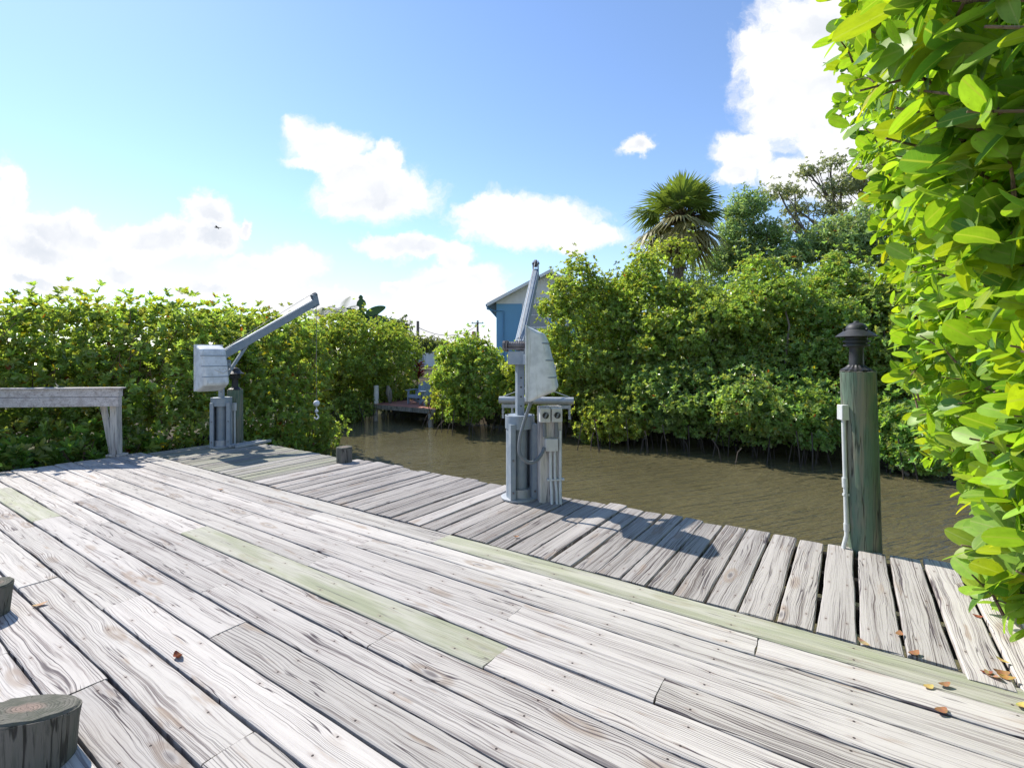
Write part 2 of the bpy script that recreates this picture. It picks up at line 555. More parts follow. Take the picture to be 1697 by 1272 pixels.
M_steel = paint_mat('grey painted steel', (0.225, 0.275, 0.325), (0.29, 0.33, 0.37), 0.5, 0.15, (0.23, 0.19, 0.155), 0.5)
M_steel_light = paint_mat('pale grey galvanised steel', (0.40, 0.42, 0.44), (0.33, 0.35, 0.37), 0.42, 0.35)
M_mech = paint_mat('rusty winch metal', (0.20, 0.19, 0.19), (0.13, 0.12, 0.125), 0.55, 0.5, (0.20, 0.11, 0.07), 0.5)
M_hous = paint_mat('off white fibreglass', (0.70, 0.72, 0.73), (0.54, 0.56, 0.57), 0.55, 0.0, (0.36, 0.36, 0.31), 0.6)
M_box = paint_mat('pale plastic box', (0.56, 0.56, 0.54), (0.48, 0.48, 0.46), 0.5, 0.0, (0.34, 0.32, 0.28), 0.4)
M_pvc = paint_mat('grey pvc conduit', (0.58, 0.60, 0.60), (0.49, 0.51, 0.51), 0.45, 0.0, (0.36, 0.34, 0.30), 0.35)
M_black = paint_mat('black cast metal', (0.028, 0.029, 0.034), (0.045, 0.046, 0.052), 0.45, 0.2, (0.09, 0.085, 0.08), 0.3)
M_hose = paint_mat('grey flexible hose', (0.14, 0.16, 0.175), (0.18, 0.19, 0.20), 0.5)
M_blackhole = paint_mat('dark knob', (0.02, 0.02, 0.02), (0.035, 0.035, 0.035), 0.5)
M_white = paint_mat('weathered white paint', (0.76, 0.77, 0.78), (0.66, 0.67, 0.68), 0.6, 0.0, (0.36, 0.34, 0.30), 0.4)
M_chair = paint_mat('blue grey chair plastic', (0.30, 0.38, 0.50), (0.27, 0.345, 0.46), 0.5)
M_cable = paint_mat('wire rope', (0.22, 0.22, 0.22), (0.28, 0.28, 0.28), 0.5, 0.6)
M_reddeck = paint_mat('rust red deck stain', (0.42, 0.17, 0.13), (0.48, 0.22, 0.17), 0.7, 0.0, (0.40, 0.25, 0.18), 0.5)
M_blue = paint_mat('blue lap siding', (0.17, 0.38, 0.58), (0.18, 0.40, 0.61), 0.6, 0.0, (0.10, 0.18, 0.28), 0.2, True, 2.0)
M_bluetrim = paint_mat('blue downspout', (0.11, 0.26, 0.43), (0.12, 0.28, 0.45), 0.5)
M_whitesid = paint_mat('white lap siding', (0.78, 0.78, 0.77), (0.72, 0.72, 0.71), 0.6, 0.0, (0.4, 0.4, 0.4), 0.2, True, 2.0)
M_trim = paint_mat('white trim', (0.78, 0.78, 0.78), (0.72, 0.72, 0.72), 0.55)
M_roof = paint_mat('grey shingles', (0.21, 0.20, 0.19), (0.27, 0.26, 0.25), 0.9, 0.0, (0.14, 0.13, 0.12), 0.5)
M_curtain = paint_mat('window blind', (0.36, 0.38, 0.40), (0.30, 0.32, 0.34), 0.25)
M_util = paint_mat('utility pole timber', (0.16, 0.13, 0.11), (0.12, 0.10, 0.09), 0.85)
M_rust = paint_mat('brown transformer', (0.30, 0.11, 0.085), (0.25, 0.10, 0.08), 0.6)
M_bird = paint_mat('dark plumage', (0.03, 0.03, 0.035), (0.05, 0.045, 0.045), 0.8)
M_stump = timber_mat('mottled stump', (0.28, 0.26, 0.23), (0.20, 0.19, 0.17), (0.12, 0.11, 0.10), 20, 4)
M_bark = timber_mat('grey bark', (0.20, 0.17, 0.14), (0.14, 0.12, 0.10), (0.07, 0.06, 0.05), 18, 3)
M_twig = timber_mat('brown twigs', (0.24, 0.16, 0.11), (0.17, 0.115, 0.08), (0.10, 0.07, 0.05), 18, 3)
M_root = timber_mat('dark wet roots', (0.075, 0.06, 0.05), (0.055, 0.045, 0.04), (0.10, 0.085, 0.07), 18, 3)
M_palmtrunk = timber_mat('fibrous palm trunk', (0.24, 0.19, 0.16), (0.17, 0.13, 0.11), (0.09, 0.07, 0.06), 14, 9)


def leaf_mat(name, trans=0.35, rough=0.38, spec=0.45, rib=False, tcol=(1.25, 1.25, 0.45)):
    m, t = newmat(name)
    a = t.n('ShaderNodeAttribute', attribute_name='tint')
    col = a.outputs['Color']
    if rib:
        p = t.n('ShaderNodeAttribute', attribute_name='puv')
        u, v, r = t.sep(p.outputs['Vector'])
        ribm = t.ss(t.m('ABSOLUTE', v), 0.015, 0.05, 1.0, 0.0)
        vein = t.m('ABSOLUTE', t.m('SUBTRACT', t.m('FRACT', t.m('SUBTRACT', t.m('MULTIPLY', u, 11.0), t.m('MULTIPLY', t.m('ABSOLUTE', v), 5.0))), 0.5))
        veinm = t.m('MULTIPLY', t.ss(vein, 0.0, 0.10, 1.0, 0.0), 0.16)
        n = t.noise(t.xyz(t.m('MULTIPLY', u, 2.5), t.m('MULTIPLY', v, 3.0), t.m('MULTIPLY', r, 9.0)), 1.0, 3.0, 0.6)
        col = t.mix(t.ss(n, 0.35, 0.7, 0.0, 0.28), col, (0.06, 0.14, 0.02))
        edge = t.ss(t.m('ABSOLUTE', v), 0.38, 0.5, 0.0, 0.35)
        col = t.mix(edge, col, (0.30, 0.36, 0.05))
        col = t.mix(t.m('MAXIMUM', t.m('MULTIPLY', ribm, 0.75), veinm), col, (0.34, 0.42, 0.12))
        sp = t.noise(t.xyz(t.m('MULTIPLY', u, 14), t.m('MULTIPLY', v, 9), t.m('MULTIPLY', r, 5)), 1.0, 2.0, 0.5)
        col = t.mix(t.ss(sp, 0.70, 0.74, 0.0, 0.5), col, (0.10, 0.07, 0.03))
    p = t.bsdf(col, rough, spec=spec)
    tr = t.n('ShaderNodeBsdfTranslucent')
    t.put(tr, 0, t.mix(1.0, col, tcol, 'MULTIPLY'))
    ms = t.n('ShaderNodeMixShader', i0=trans, i1=p, i2=tr.outputs[0])
    t.out(ms.outputs[0])
    return m


M_leaf = leaf_mat('mangrove leaves', 0.50, 0.30, 0.6, tcol=(1.75, 1.65, 0.6))
M_bush = leaf_mat('large glossy leaves', 0.48, 0.42, 0.38, rib=True, tcol=(1.55, 1.5, 0.35))
M_palm = leaf_mat('palm fronds', 0.32, 0.45, 0.4)
M_oak = leaf_mat('small grey green leaves', 0.40, 0.5, 0.35, tcol=(2.0, 1.9, 0.8))
M_dry = leaf_mat('dry fallen leaves', 0.10, 0.7, 0.2, tcol=(1, 0.9, 0.7))


# ------------------------------------------------------------------ terrain and water
def sig(x):
    return 0.5 + 0.5 * math.tanh(x / 2)


def terrain():
    ss_ = np.concatenate([np.linspace(-260, -20, 10), np.linspace(-14, 60, 75), np.linspace(75, 330, 10)])
    tt_ = np.concatenate([[-320, -120, -40, -15, -6, -3], np.arange(-1, 19, 0.4), [21, 24, 30, 45, 80, 160, 420]])
    V, Fq = [], []
    for i, s in enumerate(ss_):
        near = 1.6 + 6.2 * (sig((s - 10.3) / 0.35))
        for j, q in enumerate(tt_):
            far = 15.2
            a = sig((q - near) / 0.45)
            b = sig((far - q) / 0.45)
            z = -0.55 - 2.0 * a * b + 0.05 * math.sin(s * 1.7) * math.sin(q * 1.3)
            z += 1.1 * sig((q - 17.0) / .5)  # rise added behind the trees to block low sky reflecting in the water
            if s > 10 and q < near:
                z += 0.30
            V.append(P(s, q, z))
    n = len(tt_)
    for i in range(len(ss_) - 1):
        for j in range(n - 1):
            Fq.append((i * n + j, i * n + j + 1, (i + 1) * n + j + 1, (i + 1) * n + j))
    m, t = newmat('muddy bank soil')
    tcn = t.n('ShaderNodeTexCoord')
    n1 = t.noise(tcn.outputs['Object'], 1.1, 5.0, 0.65)
    n2 = t.noise(tcn.outputs['Object'], 14.0, 4.0, 0.65)
    col = t.mix(t.ss(n1, 0.4, 0.6), (0.055, 0.045, 0.032), (0.075, 0.082, 0.035))
    col = t.mix(t.m('MULTIPLY', t.ss(n2, 0.45, 0.7), 0.6), col, (0.12, 0.10, 0.07))
    t.out(t.bsdf(col, 0.95, t.bump(n2, 0.6, 0.05), spec=0.15))
    o = np_mesh('canal_bank', V, Fq, m, smooth=True)
    tag(o, kind='structure')


terrain()


def water():
    m, t = newmat('murky canal water')
    tcn = t.n('ShaderNodeTexCoord')
    x, y, z = t.sep(tcn.outputs['Object'])
    # ripples run roughly across the canal
    a = math.radians(20)
    xr = t.m('ADD', t.m('MULTIPLY', x, math.cos(a)), t.m('MULTIPLY', y, math.sin(a)))
    yr = t.m('SUBTRACT', t.m('MULTIPLY', y, math.cos(a)), t.m('MULTIPLY', x, math.sin(a)))
    r1 = t.noise(t.xyz(t.m('MULTIPLY', xr, 0.9), t.m('MULTIPLY', yr, 7.5), 0.0), 1.0, 3.0, 0.5, 0.5)
    r2 = t.noise(t.xyz(t.m('MULTIPLY', xr, 4.0), t.m('MULTIPLY', yr, 20.0), 3.0), 1.0, 3.0, 0.55, 0.4)
    r3 = t.noise(t.xyz(x, y, 7.0), 0.35, 2.0, 0.5)
    h = t.m('ADD', t.m('MULTIPLY', r1, t.ss(r3, 0.3, 0.7, 0.5, 1.2)), t.m('MULTIPLY', r2, 0.30))
    n = t.bump(h, 1.0, 0.18)
    c = t.noise(t.xyz(x, y, 1.0), 0.25, 3.0, 0.5)
    col = t.mix(t.ss(c, 0.35, 0.65), (0.112, 0.098, 0.048), (0.134, 0.118, 0.060))
    nd = t.n('ShaderNodeBsdfPrincipled')
    t.put(nd, nd.inputs.find('Base Color'), col)
    nd.inputs['Roughness'].default_value = 0.04
    nd.inputs['IOR'].default_value = 1.33
    t.put(nd, nd.inputs.find('Normal'), n)
    t.out(nd.outputs[0])
    V = [P(-240, 0.6, ZW), P(320, 0.6, ZW), P(320, 16.2, ZW), P(-240, 16.2, ZW)]
    o = np_mesh('canal_water', V, [(0, 3, 2, 1)], m)
    tag(o, kind='structure')


water()

# ------------------------------------------------------------------ the timber deck
class Planks:
    def __init__(self):
        self.V, self.F, self.T, self.UV, self.n = [], [], [], [], 0

    def plank(self, a0, a1, b0, b1, along, z=0.0, th=0.04, green=0.0, dark=0.0, skew=0.0, tilt=0.0, rough=0.004):
        """a = along the plank, b = across; along = 's' or 't'"""
        L = a1 - a0
        nst = max(3, int(abs(L) / 0.10))
        w = b1 - b0
        rid = random.random() * 90
        rnd = random.random()
        ph = [random.uniform(0, 6.28) for _ in range(6)]
        am = random.uniform(0.3, 1.0) * rough
        warp = random.uniform(-0.004, 0.004)
        prof = [(0.0, -th), (0.0, -0.007), (0.006, -0.001), (0.22, 0.0), (0.5, 0.0), (0.78, 0.0), (-0.006, -0.001), (0.0, -0.007), (0.0, -th)]
        k = len(prof)
        cup = random.uniform(-0.002, 0.003)
        e0, e1 = random.uniform(-.012, .012), random.uniform(-.012, .012)
        for i in range(nst + 1):
            f = i / nst
            a = a0 + L * f
            eb0 = am * (math.sin(a * 2.3 + ph[0]) + 0.6 * math.sin(a * 7.1 + ph[1]) + 0.4 * random.uniform(-1, 1))
            eb1 = am * (math.sin(a * 2.0 + ph[2]) + 0.6 * math.sin(a * 6.3 + ph[3]) + 0.4 * random.uniform(-1, 1))
            zz = z + warp * math.sin(a * 1.1 + ph[4]) + random.uniform(-.0006, .0006)
            for j, (q, dz) in enumerate(prof):
                if j in (0, 1): b = b0 + eb0
                elif j == 2: b = b0 + eb0 + 0.006
                elif j == 6: b = b1 + eb1 - 0.006
                elif j in (7, 8): b = b1 + eb1
                else: b = b0 + w * q
                h = zz + dz + (cup * (1 - (2 * q - 1) ** 2) if j in (3, 4, 5) else 0) + tilt * (f - 0.5)
                aa = a + skew * (b - b0)
                if i == 0: aa += e0 * (b - b0) / w + random.uniform(-.004, .004)
                if i == nst: aa += e1 * (b - b0) / w + random.uniform(-.004, .004)
                p = P(aa, b, h) if along == 's' else P(b, aa, h)
                self.V.append(p)
                self.UV.append((a, b - b0, rid))
                self.T.append((rnd, green, dark, 1))
        B = self.n
        for i in range(nst):
            for j in range(k - 1):
                q = (B + i * k + j, B + i * k + j + 1, B + (i + 1) * k + j + 1, B + (i + 1) * k + j)
                self.F.append(q if along == 's' else q[::-1])
        # ends
        for e, base in ((0, B), (1, B + nst * k)):
            qs = [(base + 0, base + 1, base + 7, base + 8), (base + 1, base + 2, base + 6, base + 7), (base + 2, base + 3, base + 5, base + 6), (base + 3, base + 4, base + 4, base + 5)][:3]
            self.F.extend(qs if (e == 0) == (along == 's') else [q[::-1] for q in qs])
        self.n += (nst + 1) * k

    def build(self, name, mat, parent, origin):
        return np_mesh(name, self.V, self.F, mat, parent, self.T, self.UV, origin, smooth=False)


DECK_O = P(4.0, 2.0, 0.0)
deck = empty('timber_deck', DECK_O, 0, 'weathered grey timber deck of long planks with a cross planked walkway along the canal', 'deck')
T_EDGE = 3.36
# rows of the main decking: (t0, t1, joints along s)
rows = [(3.135, 3.36, [9.62, 2.94, -1.3]), (2.935, 3.125, [9.58, 6.9, 4.45, 0.42, -1.3]), (2.725, 2.925, [9.57, 7.35, 3.42, -1.3]),
        (2.485, 2.715, [9.60, 5.85, 4.95, 1.72, -1.3]), (2.27, 2.475, [9.62, 7.75, 3.42, 0.75, -1.3]), (2.035, 2.26, [9.60, 4.98, 1.56, -1.3]),
        (1.82, 2.025, [9.65, 7.0, 4.05, 2.2, -1.3]), (1.60, 1.81, [9.66, 5.9, 3.62, 0.25, -1.3]), (1.375, 1.59, [9.75, 8.4, 6.5, 3.0, -1.3]),
        (1.155, 1.365, [9.78, 6.3, 3.9, 1.0, -1.3]), (0.93, 1.145, [9.8, 8.0, 4.72, 2.1, -1.3]), (0.71, 0.92, [9.85, 5.6, 3.05, 0.4, -1.3]),
        (0.49, 0.70, [9.9, 7.1, 3.75, 1.6, -1.3]), (0.27, 0.48, [9.95, 5.2, 2.3, -1.3]), (0.05, 0.26, [10.0, 6.4, 3.6, 0.6, -1.3]),
        (-0.17, 0.04, [10.05, 5.0, 1.9, -1.3]), (-0.39, -0.18, [10.1, 7.0, 3.1, -1.3]), (-0.61, -0.40, [10.15, 5.5, 2.0, -1.3]),
        (-0.83, -0.62, [10.2, 6.0, 2.8, -1.3]), (-1.05, -0.84, [10.2, 4.4, 1.0, -1.3]), (-1.6, -1.06, [10.3, 5.5, 1.0, -1.3])]
main = Planks()
special = {}
for ri, (t0, t1, js) in enumerate(rows):
    for k in range(len(js) - 1):
        s1, s0 = js[k] - 0.004, js[k + 1] + 0.004
        g = 0.0
        if (ri, k) in ((0, 1), (5, 1), (8, 1)):
            pk = Planks()
            pk.plank(s0, s1, t0, t1, 's', z=0.002, green=1.0, rough=0.003)
            special[(ri, k)] = pk
            continue
        dk = random.choice((0, 0, 0, 0.1, 0.25, 0.45))
        if ri == 0: dk = 0
        main.plank(s0, s1, t0 + .002, t1 - .002, 's', z=random.uniform(-.003, .003), dark=dk, green=0.16 if ri == 0 else random.choice((0, 0, 0, .08)))
main.build('decking', M_deck, deck, DECK_O)
tag(special[(0, 1)].build('plank', M_deck, deck, DECK_O), 'pale green edge plank beside the cross planked walkway')
tag(special[(5, 1)].build('plank', M_deck, deck, DECK_O), 'pale green replacement plank in the middle of the decking')
tag(special[(8, 1)].build('plank', M_deck, deck, DECK_O), 'short green tinged plank at the far left')
# cross planks
walk, moss, endb = Planks(), Planks(), Planks()
edges = [-0.72, -0.47]
s = -0.455
for (w, gap) in [(0.195, 0.022), (0.185, 0.026), (0.185, 0.024), (0.180, 0.022), (0.188, 0.018), (0.185, 0.016), (0.186, 0.016)]:
    walk.plank(3.385, 5.02 + random.uniform(-.03, .05), s, s + w, 't', z=random.uniform(-.004, .004), dark=random.choice((0, .1, .2)), skew=0, rough=0.006)
    s += w + gap
while s < 6.15:
    w = random.uniform(0.172, 0.192)
    walk.plank(3.385 + random.uniform(0, .012), 5.0 + random.uniform(-.05, .06), s, s + w, 't', z=random.uniform(-.005, .004),
               dark=random.choice((0, .1, .3, .5, .7)), rough=0.006)
    s += w + random.uniform(0.010, 0.018)
while s < 9.45:
    w = random.uniform(0.135, 0.150)
    moss.plank(3.385, 4.92 + random.uniform(-.03, .04) - 0.0 * s, s, s + w, 't', z=random.uniform(-.004, .003), green=random.choice((0.25, .55, .75, .9)), dark=random.choice((.3, .5, .8)), rough=0.004)
    s += w + random.uniform(0.008, 0.013)
endb.plank(3.30, 5.05, -0.66, -0.478, 't', z=0.006, dark=0.0)
endb.plank(3.30, 5.00, -0.83, -0.685, 't', z=0.012, tilt=0.02, dark=0.0)
walk.build('walkway_decking', M_walk, deck, DECK_O)
tag(moss.build('walkway_decking', M_walk, deck, DECK_O), 'green mossy narrow cross planks at the far end')
endb.build('end_planks', M_deck, deck, DECK_O)
js_ = MB()
for q in (3.43, 3.95, 4.45, 4.9):
    js_.bar(P(-0.8, q, -0.125), P(9.4, q, -0.125), 0.05, 0.16)
for sj in np.arange(-1.2, 9.6, 0.6):
    js_.bar(P(sj, -1.55, -0.13), P(sj, 3.36, -0.13), 0.05, 0.17)
js_.build('joists', M_dark_timber, deck, origin=DECK_O)
for sp in (0.9, 3.6, 6.2, 9.0):
    for q in (3.65, 4.75):
        pp = P(sp, q, 0)
        MB().tube([pp + np.array((0, 0, -2.6)), pp + np.array((0, 0, -0.21))], 0.12, 14).build('support_pile', M_dark_timber, deck, smooth=50, origin=DECK_O)
eb = MB()
eb.bar(P(-0.86, 3.32, 0.03), P(-0.86, 4.6, 0.03), 0.04, 0.09)
eb.build('kerb_board', M_rail, deck, bevel=0.004, origin=DECK_O)

# little block on the deck end by the shrub
bo = P(-0.76, 3.38, 0.03)
MB().box((-0.045, -0.03, 0), (0.045, 0.03, 0.10), Matrix.Rotation(-0.6, 4, 'Z')).build('timber_block', M_post, None, bevel=0.004, origin=(0, 0, 0)).location = [float(c) for c in bo]
tag(bpy.data.objects['timber_block'], 'short pale timber block on the deck corner below the bright green shrub', 'block')


# ------------------------------------------------------------------ piles, stubs, railing
def jagged_top(mb, r, z, c, seg, dome=0.012):
    vs = [(c[0], c[1], z)]
    rr = []
    for q in (0.35, 0.7, 0.94, 1.0):
        for k in range(seg):
            a = 2 * math.pi * k / seg
            vs.append((c[0] + r * q * math.cos(a), c[1] + r * q * math.sin(a), z - (dome if q == 1.0 else 0) + random.uniform(-.004, .004)))
    fs = [(0, 1 + k, 1 + (k + 1) % seg) for k in range(seg)]
    for i in range(3):
        for k in range(seg):
            k2 = (k + 1) % seg
            fs.append((1 + i * seg + k, 1 + (i + 1) * seg + k, 1 + (i + 1) * seg + k2, 1 + i * seg + k2))
    mb.add(vs, fs)


def stub(loc, r0, r1, h, label, below=0.02, slope=0.0, az=0.0):
    root = empty('pile_stub', loc, random.uniform(0, 6), label, 'pile stub')
    root.rotation_euler[2] = 0
    pts = [(0, 0, -below)] + [(0, 0, h * f) for f in (0.0, .33, .66, .96)]
    def shear(mb):   # the saw cut is not level
        mb.v = [(x, y, z + max(0, z) / h * slope * (x * math.cos(az) + y * math.sin(az))) for x, y, z in mb.v]
        return mb
    shear(MB().tube(pts, [r0] + [r0 + (r1 - r0) * f for f in (0, .33, .66, 1)], 36, wob=0.012)).build('pile_shaft', M_stub, root, smooth=40)
    mb = MB()
    jagged_top(mb, r1, h, (0, 0), 36, 0.04 * h + .008)
    shear(mb)
    mb.build('pile_top', M_end, root, smooth=40)
    return root


stub((-1.90, 1.95, 0), 0.150, 0.165, 0.22, 'thick sawn off pile stub with cracked grey top at the near left deck corner', 0.02, 0.34, math.radians(-100))
stub(P(*ST(G(0, 1018)), 0) + np.array((-0.06, 0, 0)), 0.085, 0.105, 0.19, 'sawn off pile stub on the left edge of the deck between two planks')
g = G(570, 765)
stub((g[0], g[1], 0), 0.112, 0.115, 0.225, 'short pale pile stub standing at the water edge of the walkway', 2.4)
for o in C.objects:
    pass


def conduit_pts(*pts):
    return [np.array(p) for p in pts]


def pile(base, r, h, label, lean=(0, 0)):
    root = empty('mooring_pile', base, 0, label, 'pile')
    zs = [-2.6 - base[2], -1.0, 0, h * .25, h * .5, h * .75, h - .004]
    pts = [(lean[0] * z, lean[1] * z, z) for z in zs]
    MB().tube(pts, [r * 1.0, r, r * 0.99, r * .995, r, r, r * 1.01], 44, wob=0.006).build('pile_shaft', M_pile, root, smooth=40)
    mb = MB()
    jagged_top(mb, r * 1.008, h, (lean[0] * h, lean[1] * h), 44, 0.004)
    mb.build('pile_top', M_stub, root, smooth=40)
    return root


def dock_light(loc, label):
    root = empty('dock_light', loc, 0.2, label, 'dock light', 'dock lights on the piles')
    MB().lathe([(0.108, 0), (0.108, 0.012), (0.095, 0.018), (0.07, 0.035), (0.058, 0.05)], 64, flute=0.05, nf=16).build('base', M_black, root, smooth=30)
    MB().lathe([(0.054, 0.05), (0.052, 0.10), (0.050, 0.19), (0.056, 0.20)], 32).build('neck', M_black, root, smooth=35)
    MB().lathe([(0.060, 0.2), (0.093, 0.208), (0.093, 0.222), (0.075, 0.226), (0.075, 0.236), (0.096, 0.24), (0.096, 0.255), (0.078, 0.26), (0.078, 0.285)], 40).build('louvre', M_black, root, smooth=25)
    MB().lathe([(0.150, 0.285), (0.152, 0.289), (0.115, 0.318), (0.088, 0.337), (0.078, 0.345), (0.078, 0.352), (0.070, 0.375), (0.048, 0.395), (0.022, 0.403), (0.020, 0.412), (0.012, 0.418)], 40).build('shade', M_black, root, smooth=30)
    for k in range(3):
        a = 2 * math.pi * k / 3 + 0.6
        mb = MB()
        mb.tube([(0.082 * math.cos(a), 0.082 * math.sin(a), 0.345), (0.098 * math.cos(a), 0.098 * math.sin(a), 0.345)], 0.009, 10)
        mb.build('screw', M_black, root, smooth=40)
    return root


# right pile with conduit
pb = G(1438, 909)
pile_r = 0.127
LEAN = (-0.034, 0.0)
pr = pile((pb[0], pb[1] + .05, 0), pile_r, 1.465, 'thick green treated pile with a conduit up its left side, next to the bright shrub', LEAN)
dock_light((pb[0] + LEAN[0] * 1.465 - 0.012, pb[1] + .05, 1.466), 'black mushroom dock light on top of the thick green pile at right')
cx, cy = -0.142, 0.002   # on the camera-left side of the shaft
mb = MB()
mb.tube([(cx - 0.045, cy - .02, -0.12), (cx - 0.035, cy - .02, 0.02), (cx - .013, cy - .02, 0.10), (cx - .02, cy - .018, 0.45), (cx - .036, cy - .014, 1.12)], 0.017, 12)
mb.build('conduit', M_pvc, pr, smooth=40)
MB().tube([(cx - .012, cy - .02, 0.14), (cx - .014, cy - .02, 0.20)], 0.022, 12).build('conduit_coupling', M_pvc, pr, smooth=40)
MB().tube([(cx - .024, cy - .018, 0.50), (cx - .027, cy - .018, 0.58)], 0.022, 12).build('conduit_coupling', M_pvc, pr, smooth=40)
MB().box((cx - .04, cy - .03, 0.43), (cx + .04, cy - .005, 0.448)).build('conduit_strap', M_pvc, pr)
MB().box((cx - .07, cy - .05, 1.06), (cx + .002, cy + .02, 1.185)).build('junction_box', M_pvc, pr, bevel=0.006)

# left pile behind the far davit
pl_ = G(391, 736)
pl = pile((pl_[0] - .10, pl_[1] + .16, 0), 0.128, 0.97, 'slim green treated pile with white conduit standing behind the left boat davit', (-0.01, 0))
dock_light((pl_[0] - .11, pl_[1] + .16, 0.971), 'black dock light on the slim pile behind the left boat davit')
MB().tube([(.06, -.14, 0.0), (.06, -.145, 0.62)], 0.018, 12).build('conduit', M_pvc, pl, smooth=40)
MB().tube([(.015, -.15, 0.0), (.015, -.15, 0.60)], 0.014, 12).build('conduit', M_pvc, pl, smooth=40)
MB().box((.03, -.19, 0.60), (.09, -.125, 0.74)).build('junction_box', M_pvc, pl, bevel=0.005)

# bench-high railing at the left
rp = G(193, 755)
rs, rt = ST(rp)
rail = empty('timber_railing', rp, 0, 'weathered timber railing with a doubled top beam on one post at the left deck edge', 'railing')
rv = np.array((-0.9935, -0.114, 0.0))        # runs off to the left
ra = rp + np.array((0.16, 0.02, 0)) - np.array((0.0, 0.14, 0))
mb = MB()
mb.bar(ra + np.array((0, 0, 1.015)), ra + rv * 6.0 + np.array((0, 0, 1.015)), 0.10, 0.125)
mb.bar(ra + np.array((0, 0, 1.085)) - rv * .03, ra + rv * 6.0 + np.array((0, 0, 1.085)), 0.16, 0.022)
mb.build('top_beam', M_rail, rail, bevel=0.006, origin=rp)
MB().bar(ra + np.array((0, -.015, 0.875)), ra + rv * 6.0 + np.array((0, -.015, 0.875)), 0.09, 0.145).build('lower_beam', M_rail, rail, bevel=0.006, origin=rp)
MB().bar(rp + np.array((0, 0, -0.1)), rp + np.array((-0.02, 0, 1.0)), 0.10, 0.12, (0, 1, 0)).build('post', M_post, rail, bevel=0.006, origin=rp)
MB().box((-.10, -.10, 0.0), (.11, .10, 0.035)).build('post_foot', M_post, rail, bevel=0.004)
MB().bar(rp + np.array((-0.11, 0.06, 0.0)), rp + np.array((-0.29, 0.06, 0.95)), 0.085, 0.04, (0, 1, 0)).build('brace', M_post, rail, bevel=0.004, origin=rp)
MB().bar(rp + rv * 3.4 + np.array((0, 0.1, -0.1)), rp + rv * 3.4 + np.array((0, 0.1, 0.9)), 0.14, 0.14, (0, 1, 0)).build('post', M_post, rail, bevel=0.006, origin=rp)


